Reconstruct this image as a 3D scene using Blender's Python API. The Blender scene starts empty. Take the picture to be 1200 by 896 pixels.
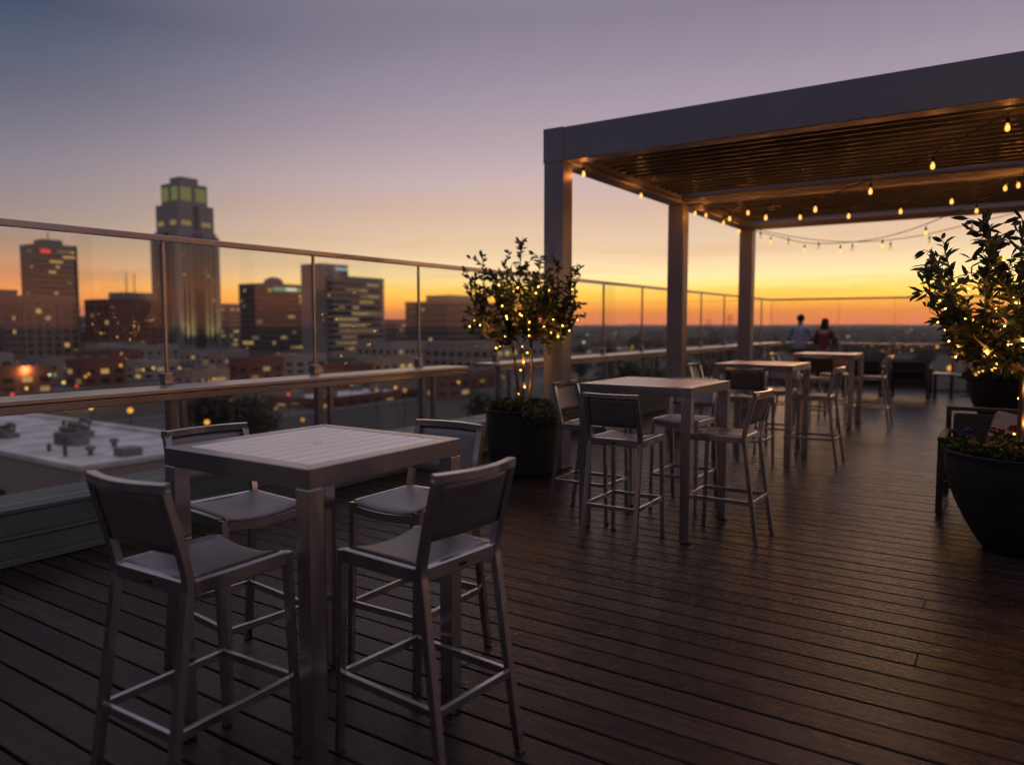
import bpy, bmesh, math, random
from mathutils import Vector, Matrix, noise
R = math.radians
random.seed(7)
scene = bpy.context.scene
C = scene.collection
PI = math.pi

# ------------------------------------------------------------------ helpers
def lin(r, g, b):
    f = lambda c: (c/255/12.92) if c/255 <= .04045 else ((c/255+.055)/1.055)**2.4
    return (f(r), f(g), f(b), 1)

def nodes_of(m):
    m.use_nodes = True
    nt = m.node_tree
    nt.nodes.clear()
    return nt, nt.nodes, nt.links

def pm(name, base, rough=.5, metal=0., var=.15, scale=6., bump=0., bscale=40., rvar=.1, stretch=(1, 1, 1), spec=.5, sheen=0., island=0.):
    """Principled with a noise on colour, roughness and bump."""
    m = bpy.data.materials.new(name)
    nt, N, L = nodes_of(m)
    out = N.new('ShaderNodeOutputMaterial'); p = N.new('ShaderNodeBsdfPrincipled')
    L.new(p.outputs[0], out.inputs[0])
    tc = N.new('ShaderNodeTexCoord'); mp = N.new('ShaderNodeMapping')
    mp.inputs['Scale'].default_value = stretch
    L.new(tc.outputs['Object'], mp.inputs[0])
    n1 = N.new('ShaderNodeTexNoise'); n1.inputs['Scale'].default_value = scale; n1.inputs['Detail'].default_value = 5
    L.new(mp.outputs[0], n1.inputs['Vector'])
    mr = N.new('ShaderNodeMapRange'); mr.inputs[1].default_value = .3; mr.inputs[2].default_value = .7
    mr.inputs[3].default_value = 1-var; mr.inputs[4].default_value = 1+var
    L.new(n1.outputs[0], mr.inputs[0])
    src = mr.outputs[0]
    if island:
        ge = N.new('ShaderNodeNewGeometry'); m2 = N.new('ShaderNodeMapRange')
        m2.inputs[3].default_value = 1-island; m2.inputs[4].default_value = 1+island
        L.new(ge.outputs['Random Per Island'], m2.inputs[0])
        mu = N.new('ShaderNodeMath'); mu.operation = 'MULTIPLY'
        L.new(src, mu.inputs[0]); L.new(m2.outputs[0], mu.inputs[1]); src = mu.outputs[0]
    vm = N.new('ShaderNodeVectorMath'); vm.operation = 'SCALE'
    vm.inputs[0].default_value = base[:3]
    L.new(src, vm.inputs['Scale']); L.new(vm.outputs[0], p.inputs['Base Color'])
    p.inputs['Metallic'].default_value = metal
    p.inputs['Specular IOR Level'].default_value = spec
    r2 = N.new('ShaderNodeMapRange'); r2.inputs[1].default_value = .3; r2.inputs[2].default_value = .7
    r2.inputs[3].default_value = max(.02, rough-rvar); r2.inputs[4].default_value = min(1, rough+rvar)
    L.new(n1.outputs[0], r2.inputs[0]); L.new(r2.outputs[0], p.inputs['Roughness'])
    if sheen:
        p.inputs['Sheen Weight'].default_value = sheen
    if bump:
        n2 = N.new('ShaderNodeTexNoise'); n2.inputs['Scale'].default_value = bscale; n2.inputs['Detail'].default_value = 4
        L.new(mp.outputs[0], n2.inputs['Vector'])
        b = N.new('ShaderNodeBump'); b.inputs['Strength'].default_value = bump; b.inputs['Distance'].default_value = .01
        L.new(n2.outputs[0], b.inputs['Height']); L.new(b.outputs[0], p.inputs['Normal'])
    return m

def emit(name, col, strength):
    m = bpy.data.materials.new(name)
    nt, N, L = nodes_of(m)
    out = N.new('ShaderNodeOutputMaterial'); e = N.new('ShaderNodeEmission')
    e.inputs[0].default_value = (*col[:3], 1); e.inputs[1].default_value = strength
    L.new(e.outputs[0], out.inputs[0])
    return m

def glass(name, tint=(.93, .95, .94), refl=1.):
    m = bpy.data.materials.new(name)
    nt, N, L = nodes_of(m)
    out = N.new('ShaderNodeOutputMaterial'); mix = N.new('ShaderNodeMixShader')
    t = N.new('ShaderNodeBsdfTransparent'); t.inputs[0].default_value = (*tint, 1)
    g = N.new('ShaderNodeBsdfGlossy'); g.inputs['Roughness'].default_value = .01; g.inputs[0].default_value = (refl, refl, refl, 1)
    lw = N.new('ShaderNodeLayerWeight'); lw.inputs[0].default_value = .5
    pw = N.new('ShaderNodeMath'); pw.operation = 'POWER'; pw.inputs[1].default_value = 5
    ma = N.new('ShaderNodeMath'); ma.operation = 'MULTIPLY_ADD'; ma.inputs[1].default_value = .9; ma.inputs[2].default_value = .04
    L.new(lw.outputs['Facing'], pw.inputs[0]); L.new(pw.outputs[0], ma.inputs[0]); L.new(ma.outputs[0], mix.inputs[0])
    L.new(t.outputs[0], mix.inputs[1]); L.new(g.outputs[0], mix.inputs[2]); L.new(mix.outputs[0], out.inputs[0])
    return m

def leafmat(name, base, var=.45, trans=.35):
    m = bpy.data.materials.new(name)
    nt, N, L = nodes_of(m)
    out = N.new('ShaderNodeOutputMaterial'); mix = N.new('ShaderNodeMixShader'); mix.inputs[0].default_value = trans
    p = N.new('ShaderNodeBsdfPrincipled'); p.inputs['Roughness'].default_value = .45
    t = N.new('ShaderNodeBsdfTranslucent')
    ge = N.new('ShaderNodeNewGeometry'); mr = N.new('ShaderNodeMapRange')
    mr.inputs[3].default_value = 1-var; mr.inputs[4].default_value = 1+var
    L.new(ge.outputs['Random Per Island'], mr.inputs[0])
    vm = N.new('ShaderNodeVectorMath'); vm.operation = 'SCALE'; vm.inputs[0].default_value = base
    L.new(mr.outputs[0], vm.inputs['Scale'])
    L.new(vm.outputs[0], p.inputs['Base Color']); L.new(vm.outputs[0], t.inputs[0])
    L.new(p.outputs[0], mix.inputs[1]); L.new(t.outputs[0], mix.inputs[2]); L.new(mix.outputs[0], out.inputs[0])
    return m

class MB:
    """collects shapes; build() links them as one mesh object"""
    def __init__(s): s.b = bmesh.new()
    def box(s, c, d, rz=0, m=None, bev=0, seg=1):
        r = bmesh.ops.create_cube(s.b, size=1)
        M = Matrix.Translation(c) @ (m if m is not None else Matrix.Rotation(rz, 4, 'Z')) @ Matrix.Diagonal((*d, 1))
        vs = r['verts']
        bmesh.ops.transform(s.b, matrix=M, verts=vs)
        if bev:
            es = list({e for v in vs for e in v.link_edges})
            bmesh.ops.bevel(s.b, geom=es, offset=bev, segments=seg, affect='EDGES', profile=.5)
        return s
    def b2(s, lo, hi, bev=0, seg=1):
        lo, hi = Vector(lo), Vector(hi)
        return s.box((lo+hi)/2, hi-lo, bev=bev, seg=seg)
    def sweep(s, pts, w, h=None, side=(1, 0, 0), taper=None, rnd=.07):
        """square tube along a path; width w across `side`, h across the other"""
        h = h or w
        pts = [Vector(p) for p in pts]; n = len(pts); rings = []
        for i, p in enumerate(pts):
            if i == 0: t = (pts[1]-p).normalized(); k = 1
            elif i == n-1: t = (p-pts[i-1]).normalized(); k = 1
            else:
                a = (p-pts[i-1]).normalized(); b = (pts[i+1]-p).normalized(); t = (a+b).normalized(); k = 1/max(.4, t.dot(a))
            sd = Vector(side); sd = (sd - t*sd.dot(t)).normalized(); up = t.cross(sd)
            q = taper[i] if taper else 1
            c = rnd
            prof = [(-.5, -.5+c), (-.5, .5-c), (-.5+c, .5), (.5-c, .5), (.5, .5-c), (.5, -.5+c), (.5-c, -.5), (-.5+c, -.5)]
            rings.append([s.b.verts.new(p + sd*(x*w*q) + up*(y*h*q*k)) for x, y in prof])
        for i in range(n-1):
            for j in range(8):
                s.b.faces.new((rings[i][j], rings[i][(j+1) % 8], rings[i+1][(j+1) % 8], rings[i+1][j]))
        s.b.faces.new(rings[0][::-1]); s.b.faces.new(rings[-1])
        return s
    def tube(s, pts, r, seg=6, cap=True):
        pts = [Vector(p) for p in pts]; n = len(pts)
        rr = r if isinstance(r, (list, tuple)) else [r]*n
        rings = []; ref = Vector((0.13, .31, .94))
        for i, p in enumerate(pts):
            t = (pts[min(i+1, n-1)]-pts[max(i-1, 0)])
            t = t.normalized() if t.length > 1e-9 else Vector((0, 0, 1))
            if abs(t.dot(ref)) > .97: ref = Vector((.9, .2, .1))
            a = (ref - t*ref.dot(t)).normalized(); bb = t.cross(a); ref = a
            rings.append([s.b.verts.new(p + (a*math.cos(2*PI*k/seg) + bb*math.sin(2*PI*k/seg))*rr[i]) for k in range(seg)])
        for i in range(n-1):
            for k in range(seg):
                s.b.faces.new((rings[i][k], rings[i][(k+1) % seg], rings[i+1][(k+1) % seg], rings[i+1][k]))
        if cap:
            s.b.faces.new(rings[0][::-1]); s.b.faces.new(rings[-1])
        return s
    def lathe(s, prof, c=(0, 0, 0), seg=48, cap=True):
        c = Vector(c); rings = []
        for r, z in prof:
            rings.append([s.b.verts.new(c + Vector((r*math.cos(2*PI*k/seg), r*math.sin(2*PI*k/seg), z))) for k in range(seg)])
        for i in range(len(rings)-1):
            for k in range(seg):
                s.b.faces.new((rings[i][k], rings[i][(k+1) % seg], rings[i+1][(k+1) % seg], rings[i+1][k]))
        if cap:
            s.b.faces.new(rings[0][::-1]); s.b.faces.new(rings[-1])
        return s
    def ico(s, c, r, sub=1, sc=(1, 1, 1)):
        q = bmesh.ops.create_icosphere(s.b, subdivisions=sub, radius=r, matrix=Matrix.Translation(c) @ Matrix.Diagonal((*sc, 1)))
        return q['verts']
    def leaf(s, p, d, l, w, up=None, fold=.25, curl=.15):
        d = d.normalized(); u = up or Vector((random.uniform(-1, 1), random.uniform(-1, 1), random.uniform(.2, 1)))
        sd = d.cross(u)
        if sd.length < 1e-4: sd = d.cross(Vector((1, 0, .2)))
        sd.normalize(); nn = sd.cross(d)
        V = s.b.verts.new
        a = V(p); m1 = V(p+d*l*.33+nn*(-fold*w*.4)); m2 = V(p+d*l*.68+nn*(-fold*w*.4-curl*l*.25)); t = V(p+d*l-nn*curl*l)
        l1 = V(p+d*l*.3+sd*w*.45); l2 = V(p+d*l*.66+sd*w*.42-nn*curl*l*.25); r1 = V(p+d*l*.3-sd*w*.45); r2 = V(p+d*l*.66-sd*w*.42-nn*curl*l*.25)
        F = s.b.faces.new
        F((a, l1, m1)); F((a, m1, r1)); F((m1, l1, l2, m2)); F((m1, m2, r2, r1)); F((m2, l2, t)); F((m2, t, r2))
        return s
    def build(s, name, mat, parent=None, smooth=False, loc=None, rz=0):
        me = bpy.data.meshes.new(name)
        bmesh.ops.recalc_face_normals(s.b, faces=s.b.faces[:]) if len(s.b.faces) < 60000 else None
        s.b.to_mesh(me); s.b.free()
        me.materials.append(mat)
        if smooth:
            for p in me.polygons: p.use_smooth = True
        return link(name, me, parent, loc, rz)

def link(name, me, parent=None, loc=None, rz=0):
    o = bpy.data.objects.new(name, me); C.objects.link(o)
    if parent: o.parent = parent
    if loc is not None: o.location = loc
    o.rotation_euler = (0, 0, rz)
    return o

def tag(o, label=None, cat=None, group=None, kind=None):
    if label: o['label'] = label
    if cat: o['category'] = cat
    if group: o['group'] = group
    if kind: o['kind'] = kind
    return o

def thing(name, label, cat, loc=(0, 0, 0), rz=0, group=None):
    o = bpy.data.objects.new(name, None); C.objects.link(o)
    o.empty_display_size = .2; o.location = loc; o.rotation_euler = (0, 0, rz)
    return tag(o, label, cat, group)

def dup(root, loc, rz=0, label=None, group=None, scale=None):
    r = root.copy(); C.objects.link(r); r.location = loc; r.rotation_euler = (0, 0, rz)
    if scale: r.scale = scale if isinstance(scale, tuple) else (scale,)*3
    if label: r['label'] = label
    if group: r['group'] = group
    for ch in list(root.children):
        c = ch.copy(); C.objects.link(c); c.parent = r
        for g in list(ch.children):
            d = g.copy(); C.objects.link(d); d.parent = c
    return r

def spline(pts, n=8):
    pts = [Vector(p) for p in pts]; out = []
    P = [pts[0]*2-pts[1]] + pts + [pts[-1]*2-pts[-2]]
    for i in range(1, len(P)-2):
        for k in range(n):
            t = k/n; a, b, c, d = P[i-1], P[i], P[i+1], P[i+2]
            out.append(.5*((2*b)+(c-a)*t+(2*a-5*b+4*c-d)*t*t+(3*b-a-3*c+d)*t**3))
    out.append(pts[-1]); return out

# ------------------------------------------------------------------ camera
EYE = 1.52
YAW = R(33.65)
cam = bpy.data.cameras.new('camera'); co = bpy.data.objects.new('camera', cam); C.objects.link(co)
co.location = (0, 0, EYE); co.rotation_euler = (R(90)-math.atan(68/886), 0, YAW)
cam.sensor_width = 36; cam.lens = 36*886/1200
cam.clip_start = .05; cam.clip_end = 30000
cam.dof.use_dof = True; cam.dof.focus_distance = 3.8; cam.dof.aperture_fstop = 1.3
scene.camera = co

def bearing(px, D):
    """a city position: px along the street front as seen on the map sketch, D metres out"""
    u = (px-600)/886
    return (-math.sin(YAW)*D + math.cos(YAW)*u*D, math.cos(YAW)*D + math.sin(YAW)*u*D)

# ------------------------------------------------------------------ world
w = bpy.data.worlds.new('World'); scene.world = w; w.use_nodes = True
nt = w.node_tree; N = nt.nodes; L = nt.links; N.clear()
out = N.new('ShaderNodeOutputWorld'); bg = N.new('ShaderNodeBackground'); L.new(bg.outputs[0], out.inputs[0])
tc = N.new('ShaderNodeTexCoord'); sep = N.new('ShaderNodeSeparateXYZ'); L.new(tc.outputs['Generated'], sep.inputs[0])
def math_(op, a, b=None, c=None):
    n = N.new('ShaderNodeMath'); n.operation = op
    for i, v in enumerate((a, b, c)):
        if v is None: continue
        if isinstance(v, (int, float)): n.inputs[i].default_value = v
        else: L.new(v, n.inputs[i])
    return n.outputs[0]
def ramp(stops, fac):
    n = N.new('ShaderNodeValToRGB'); e = n.color_ramp.elements
    n.color_ramp.interpolation = 'LINEAR'
    while len(e) < len(stops): e.new(.5)
    for i, (p, c) in enumerate(stops):
        e[i].position = p; e[i].color = c
    L.new(fac, n.inputs[0]); return n.outputs[0]
z2 = math_('MULTIPLY', sep.outputs[2], 2.)
def sky(rows, fl, zen):
    st = []
    for y, c in rows:
        el = math.atan((380-y)/fl); st.append((2*math.sin(el), lin(*c)))
    st.append((1., lin(*zen)))
    return ramp(st, z2)
right = sky([(380, (240, 125, 70)), (372, (248, 130, 48)), (362, (252, 148, 28)), (350, (253, 178, 52)), (338, (253, 204, 82)), (320, (252, 222, 158)), (300, (252, 219, 172)), (270, (240, 206, 172)), (235, (222, 188, 170)), (200, (206, 182, 180)), (150, (184, 164, 172)), (100, (165, 151, 166)), (50, (150, 139, 155)), (0, (136, 127, 143))], 972, (156, 147, 160))
left = sky([(380, (206, 104, 60)), (348, (226, 130, 68)), (335, (222, 134, 74)), (318, (208, 132, 88)), (300, (196, 144, 112)), (270, (174, 147, 134)), (245, (155, 140, 136)), (200, (138, 130, 140)), (150, (117, 115, 130)), (100, (97, 100, 118)), (50, (80, 91, 112)), (0, (64, 76, 101))], 1070, (148, 143, 159))
east = ramp([(0, lin(24, 22, 26)), (.35, lin(32, 30, 36)), (.7, lin(84, 80, 94)), (1, lin(142, 135, 150))], z2)
hl = math_('SQRT', math_('ADD', math_('MULTIPLY', sep.outputs[0], sep.outputs[0]), math_('ADD', math_('MULTIPLY', sep.outputs[1], sep.outputs[1]), 1e-6)))
dt = math_('DIVIDE', math_('ADD', math_('MULTIPLY', sep.outputs[0], -.19), math_('MULTIPLY', sep.outputs[1], .982)), hl)
dtz = math_('SUBTRACT', dt, math_('MULTIPLY', math_('MAXIMUM', sep.outputs[2], 0), .17))
def mrange(v, a, b):
    n = N.new('ShaderNodeMapRange'); n.interpolation_type = 'SMOOTHSTEP'
    n.inputs[1].default_value = a; n.inputs[2].default_value = b; L.new(v, n.inputs[0]); return n.outputs[0]
def mix(f, a, b):
    n = N.new('ShaderNodeMix'); n.data_type = 'RGBA'
    if isinstance(f, (int, float)): n.inputs[0].default_value = f
    else: L.new(f, n.inputs[0])
    for s, v in ((6, a), (7, b)):
        if isinstance(v, tuple): n.inputs[s].default_value = v
        else: L.new(v, n.inputs[s])
    return n.outputs[2]
col = mix(mrange(dtz, .47, .95), left, right)
col = mix(mrange(dt, .3, -.35), col, east)
# thin streaks of cloud low over the horizon
mp = N.new('ShaderNodeMapping'); mp.inputs['Scale'].default_value = (2.2, 2.2, 34); L.new(tc.outputs['Generated'], mp.inputs[0])
cn = N.new('ShaderNodeTexNoise'); cn.inputs['Scale'].default_value = 1.6; cn.inputs['Detail'].default_value = 4; cn.inputs['Roughness'].default_value = .55
L.new(mp.outputs[0], cn.inputs['Vector'])
band = math_('MULTIPLY', mrange(sep.outputs[2], -.01, .02), mrange(sep.outputs[2], .17, .03))
cl = math_('MULTIPLY', math_('MULTIPLY', mrange(cn.outputs[0], .5, .64), band), .24)
col = mix(cl, col, mix(mrange(dt, .6, 1.), lin(150, 96, 92), lin(232, 132, 62)))
col = mix(mrange(sep.outputs[2], -.002, -.03), col, lin(34, 30, 34))
vs_ = N.new('ShaderNodeVectorMath'); vs_.operation = 'SCALE'; L.new(col, vs_.inputs[0])
L.new(math_('MULTIPLY_ADD', mrange(sep.outputs[2], .10, .005), 1.1, 1.06), vs_.inputs['Scale'])
L.new(vs_.outputs[0], bg.inputs[0]); bg.inputs[1].default_value = 1.
sun = bpy.data.lights.new('sun', 'SUN'); sun.energy = .12; sun.angle = R(14); sun.color = (1, .5, .2)
so = bpy.data.objects.new('sun', sun); C.objects.link(so)
so.rotation_euler = (R(90-4), 0, R(11)+PI)   # light comes from the glow over the far rail

# ------------------------------------------------------------------ materials
M = {}
M['deck'] = pm('deck_wood', (.034, .0208, .0175), .27, 0, .5, 2.2, .2, 22, .08, (.7, 16, 16), spec=.19, island=.42)
M['alu'] = pm('brushed_aluminium', (.58, .545, .55), .20, 1, .05, 5, 0, 60, .03, (1, 1, .12))
M['tabletop'] = pm('aluminium_sky_lit', (.97, .91, .88), .42, 1, .05, 4, 0, 50, .05, (9, .4, 1))  # table metal lightened, sky shine on the top put into its colour
M['tableframe'] = pm('aluminium_shaded', (.40, .38, .40), .26, 1, .03, 4, 0, 50, .02)  # same metal darkened, shade on the apron sides put into its colour
M['sling'] = pm('sling_fabric', (.20, .188, .20), .36, .4, .10, 9, .12, 420, .05, spec=.8)
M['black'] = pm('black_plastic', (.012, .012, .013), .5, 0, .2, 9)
M['pergola'] = pm('pergola_coating', (.245, .247, .295), .40, .1, .05, 2, .0, 30, .06)
M['louver'] = pm('louver_coating', (.105, .112, .128), .32, .1, .06, 3, .0, 30, .04, (.3, 3, 1))
M['rail'] = pm('rail_steel', (.42, .415, .43), .26, 1, .03, 5, 0, 50, .015)
M['counter'] = pm('counter_metal', (.55, .50, .47), .30, .9, .05, 4, 0, 40, .03, (3, .15, 1))
M['parapet'] = pm('parapet_coating', (.10, .13, .13), .5, 0, .12, 3, .05, 20, .1)
M['parapet_far'] = pm('parapet_pale', (.34, .34, .36), .5, 0, .12, 3, .05, 20, .1)
M['glass'] = glass('rail_glass', (.93, .945, .93))
M['glass_edge'] = pm('glass_edge', (.36, .38, .34), .2, .2, .1)
M['pot'] = pm('pot_dark', (.020, .021, .025), .55, 0, .25, 5, .15, 60, .1)
M['soil'] = pm('soil', (.02, .014, .01), .9, 0, .5, 20, .8, 30)
M['bark'] = pm('bark', (.10, .07, .045), .8, 0, .35, 18, .6, 40, .1, (3, 3, .6))
M['leaf_small'] = leafmat('leaf_small', (.045, .058, .020))
M['leaf_big'] = leafmat('leaf_big', (.038, .050, .018))
M['leaf_bed'] = leafmat('leaf_bedding', (.042, .062, .022))
M['red'] = leafmat('petal_red', (.26, .022, .030), .4, .2)
M['purple'] = leafmat('petal_purple', (.09, .03, .15), .4, .2)
M['yellow'] = leafmat('petal_yellow', (.38, .22, .05), .3, .2)
M['filament'] = emit('filament_glow', (1., .50, .12), 3.2)
M['filament_dim'] = emit('filament_dim', (1., .6, .25), 2.6)
def bulbglass(name, e):
    m = bpy.data.materials.new(name); nt, N, L = nodes_of(m)
    out = N.new('ShaderNodeOutputMaterial'); mix = N.new('ShaderNodeMixShader'); mix.inputs[0].default_value = .55
    t = N.new('ShaderNodeBsdfTransparent'); t.inputs[0].default_value = (1, .86, .6, 1)
    em = N.new('ShaderNodeEmission'); em.inputs[0].default_value = (1, .50, .12, 1); em.inputs[1].default_value = e
    L.new(t.outputs[0], mix.inputs[1]); L.new(em.outputs[0], mix.inputs[2]); L.new(mix.outputs[0], out.inputs[0]); return m
M['bulb'] = bulbglass('bulb_glass_lit', 1.9)
M['bulb_far'] = bulbglass('bulb_glass_dim', .5)
M['fairy'] = emit('fairy_glow', (1., .46, .09), 15)
M['wire'] = pm('wire_black', (.012, .011, .011), .6)
M['cushion'] = pm('cushion_dark', (.022, .021, .023), .8, 0, .2, 20, .3, 200)
M['lounge'] = pm('lounge_frame', (.045, .040, .038), .5, .3, .2, 8)
M['cushion_pale'] = pm('cushion_pale', (.30, .28, .27), .8, 0, .1, 20, .3, 200)

# ------------------------------------------------------------------ setting: deck, roof slab, ground
ZG = -15.
HAZE = .00016
b = MB(); random.seed(3)
y = -2.2; i = 0
while y < 20.28:
    x = -5.19; 
    first = True
    while x < 7:
        ln = random.uniform(3, 13) if first else random.uniform(7, 9)
        first = False
        x2 = min(7, x+ln)
        dz = random.uniform(-.0015, .0008)
        b.b2((x+.0008, y+.006, -.028), (x2-.0008, min(y+.154, 20.3), dz), bev=.0035)
        x = x2
    y += .16
tag(b.build('deck', M['deck']), kind='structure')
b = MB(); b.b2((-5.75, -7, ZG+.2), (12, 20.95, -.07)); tag(b.build('rooftop_slab', pm('slab', (.03, .03, .032), .8)), kind='structure')
asph = pm('city_ground', (.032, .030, .030), .85, 0, .6, .05, 0)
b = MB(); n = 40
Rr = 5200
ring = [0, 30, 80, 160, 320, 640, 1300, 2600, Rr]
prev = None
for q, r in enumerate(ring[1:]):
    cur = [b.b.verts.new((r*math.cos(2*PI*k/n), r*math.sin(2*PI*k/n), ZG)) for k in range(n)]
    if prev is None: b.b.faces.new(cur)
    else:
        for k in range(n): b.b.faces.new((prev[k], prev[(k+1) % n], cur[(k+1) % n], cur[k]))
    prev = cur
tag(b.build('ground', asph), kind='structure')
# streets on the city grid, with pavements and a painted centre line
road = pm('asphalt', (.055, .053, .055), .7, 0, .25, .3); pave = pm('pavement', (.12, .112, .108), .8, 0, .2, .5); paint = pm('road_paint', (.6, .58, .5), .6)
for xr in (-118, -205, -300):
    b = MB(); b.b2((xr-7, -160, ZG-.3), (xr+7, 900, ZG+.02)); tag(b.build('street', road), kind='structure')
    b = MB(); b.b2((xr-10, -160, ZG-.3), (xr-7.01, 900, ZG+.15)); b.b2((xr+7.01, -160, ZG-.3), (xr+10, 900, ZG+.15)); tag(b.build('pavement', pave), kind='structure')
    b = MB()
    for k in range(90): b.b2((xr-.1, -150+k*10, ZG+.021), (xr+.1, -146+k*10, ZG+.026))
    tag(b.build('road_markings', paint), kind='structure')

# ------------------------------------------------------------------ parapets
def parapet(name, label, mat, along, a0, a1, edge, out_):
    """stepped coping: along 'y' at x=edge going to -x, or along 'x' at y=edge going to +y"""
    t = thing(name, label, 'parapet wall')
    prof = {'base_strip': ((0, .002), (.06, .045)), 'lower_panel': ((.012, .045), (.07, .172)), 'ledge': ((.0, .172), (.09, .186)), 'upper_panel': ((.055, .186), (.16, .325)), 'coping': ((.045, .325), (.56, .352))}
    for nm, ((o0, z0), (o1, z1)) in prof.items():
        b = MB()
        if along == 'y': b.b2((edge-o1, a0, z0), (edge-o0, a1, z1), bev=.004)
        else: b.b2((a0, edge+o0, z0), (a1, edge+o1, z1), bev=.004)
        b.build(nm, mat, t)
    b = MB()
    if along == 'y': b.b2((edge-.55, a0, -.06), (edge-.162, a1, .324))
    else: b.b2((a0, edge+.162, -.06), (a1, edge+.55, .324))
    b.build('core', mat, t)
    return t
parapet('parapet', 'low stepped green grey parapet running beneath the long glass wind screen', M['parapet'], 'y', -2.4, 20.25, -5.19, -1)
parapet('parapet', 'low pale stepped parapet across the far end behind the lounge chairs', M['parapet_far'], 'x', -5.75, 7, 20.30, 1)

# ------------------------------------------------------------------ glass railings
GX = -5.40; GY = 20.5
rl = thing('glass_railing', 'long glass wind screen with thin top rail behind the drink counters', 'railing')
b = MB(); b.b2((GX-.03, -1.2, 2.145), (GX+.03, GY+.03, 2.19), bev=.006); b.build('top_rail', M['rail'], rl)
ys = [3.34+1.47*k for k in range(-3, 12)]
for k, yv in enumerate(ys):
    y2 = ys[k+1] if k+1 < len(ys) else GY-.02
    b = MB(); b.b2((GX-.006, yv+.009, .353), (GX+.006, y2-.009, 2.145)); g = b.build('glass_panel', M['glass'], rl)
    for e0, e1 in ((yv+.0045, yv+.0086), (y2-.0086, y2-.0045)): MB().b2((GX-.0055, e0, .354), (GX+.0055, e1, 2.144)).build('polished_edge', M['glass_edge'], g)
    b = MB(); b.b2((GX+.012, yv-.032, .353), (GX+.075, yv+.032, 1.012), bev=.004); b.build('post', M['rail'], rl)
    MB().b2((GX+.0075, yv-.013, 1.151), (GX+.017, yv+.013, 2.144), bev=.002).build('joint_strip', M['rail'], rl)
    b = MB(); b.b2((GX-.035, yv-.035, 1.064), (GX+.035, yv+.035, 1.15), bev=.005); b.build('clamp', M['rail'], rl)
rb = thing('glass_railing', 'glass wind screen across the far end of the deck, beyond the couple', 'railing')
b = MB(); b.b2((GX+.035, GY-.03, 2.145), (7, GY+.03, 2.19), bev=.006); b.build('top_rail', M['rail'], rb)
xs = [GX+.02, -3.74, -2.48, -1.20, .08, 1.36, 2.64, 3.92, 5.2, 6.48]
for k, xv in enumerate(xs[:-1]):
    x2 = xs[k+1]
    b = MB(); b.b2((xv+.009, GY-.006, .353), (x2-.009, GY+.006, 2.145)); g = b.build('glass_panel', M['glass'], rb)
    for e0, e1 in ((xv+.0045, xv+.0086), (x2-.0086, x2-.0045)): MB().b2((e0, GY-.0055, .354), (e1, GY+.0055, 2.144)).build('polished_edge', M['glass_edge'], g)
    if k:
        b = MB(); b.b2((xv-.04, GY-.11, .353), (xv+.04, GY-.012, 1.2), bev=.004); b.build('post', M['rail'], rb)
for k, xv in enumerate(xs[1:-1]):
    pass
# drink counters fixed along the railings
def counter(label, y0, y1, sup):
    t = thing('drink_counter', label, 'bar counter', group='drink counters along the left railing')
    b = MB(); b.b2((GX+.04, y0, 1.03), (-5.0, y1, 1.062), bev=.005)
    for yv in ys: pass
    b.build('counter_top', M['counter'], t)
    b = MB(); b.b2((-5.035, y0+.02, .975), (-5.008, y1-.02, 1.029), bev=.004); b.build('front_fascia', M['rail'], t)
    b = MB(); b.b2((-5.33, y1-.045, .985), (-5.037, y1-.012, 1.029), bev=.004); b.build('end_bracket', M['rail'], t)
    for yv in sup:
        b = MB(); b.b2((-5.225, yv-.022, .353), (-5.18, yv+.022, 1.029), bev=.004); b.build('leg', M['rail'], t)
        b = MB(); b.b2((-5.178, yv-.02, .985), (-5.037, yv+.02, 1.029), bev=.003); b.build('bracket', M['rail'], t)
counter('metal drink counter along the glass railing from behind the nearest table to the potted tree', -1.1, 6.66, [v for v in ys if v < 6.6])
counter('metal drink counter along the glass railing from the potted tree to the far corner', 7.26, 20.1, [v for v in ys if v > 7.2])
t = thing('drink_counter', 'dark rail counter across the far end where the couple leans', 'bar counter')
b = MB(); b.b2((-4.98, GY-.36, 1.03), (7, GY-.125, 1.062), bev=.005); b.build('counter_top', M['rail'], t)
for xv in xs[1:-1]:
    b = MB(); b.b2((xv-.022, GY-.345, .353-.35+.002), (xv+.022, GY-.30, 1.029), bev=.004); b.build('leg', M['rail'], t)

# ------------------------------------------------------------------ pergola
pg = thing('pergola', 'grey metal louvered pergola standing over the bar tables', 'pergola')
PX0, PX1 = -4.15, 2.9; PY = (6.83, 10.2, 13.5); ZB, ZT = 3.185, 3.52
for yv in PY:
    for xv in (PX0, PX1-.23):
        b = MB(); b.b2((xv, yv, .002), (xv+.23, yv+.2, ZB if True else ZB), bev=.006); p = b.build('post', M['pergola'], pg)
        b = MB(); b.b2((xv-.012, yv-.012, .003), (xv+.242, yv+.212, .02), bev=.003); b.build('base_plate', M['pergola'], p)
def beam(nm, lo, hi):
    b = MB(); b.b2(lo, hi, bev=.006); return b.build(nm, M['pergola'], pg)
beam('front_beam', (PX0, PY[0], ZB+.001), (PX1, PY[0]+.2, ZT))
beam('rear_beam', (PX0, PY[2], ZB+.001), (PX1, PY[2]+.2, ZT))
beam('middle_beam', (PX0+.23, PY[1], ZB+.001), (PX1-.23, PY[1]+.2, ZT-.05))
beam('side_beam', (PX0, PY[0]+.203, ZB+.001), (PX0+.228, PY[2]-.003, ZT))
beam('side_beam', (PX1-.228, PY[0]+.203, ZB+.001), (PX1, PY[2]-.003, ZT))
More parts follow.
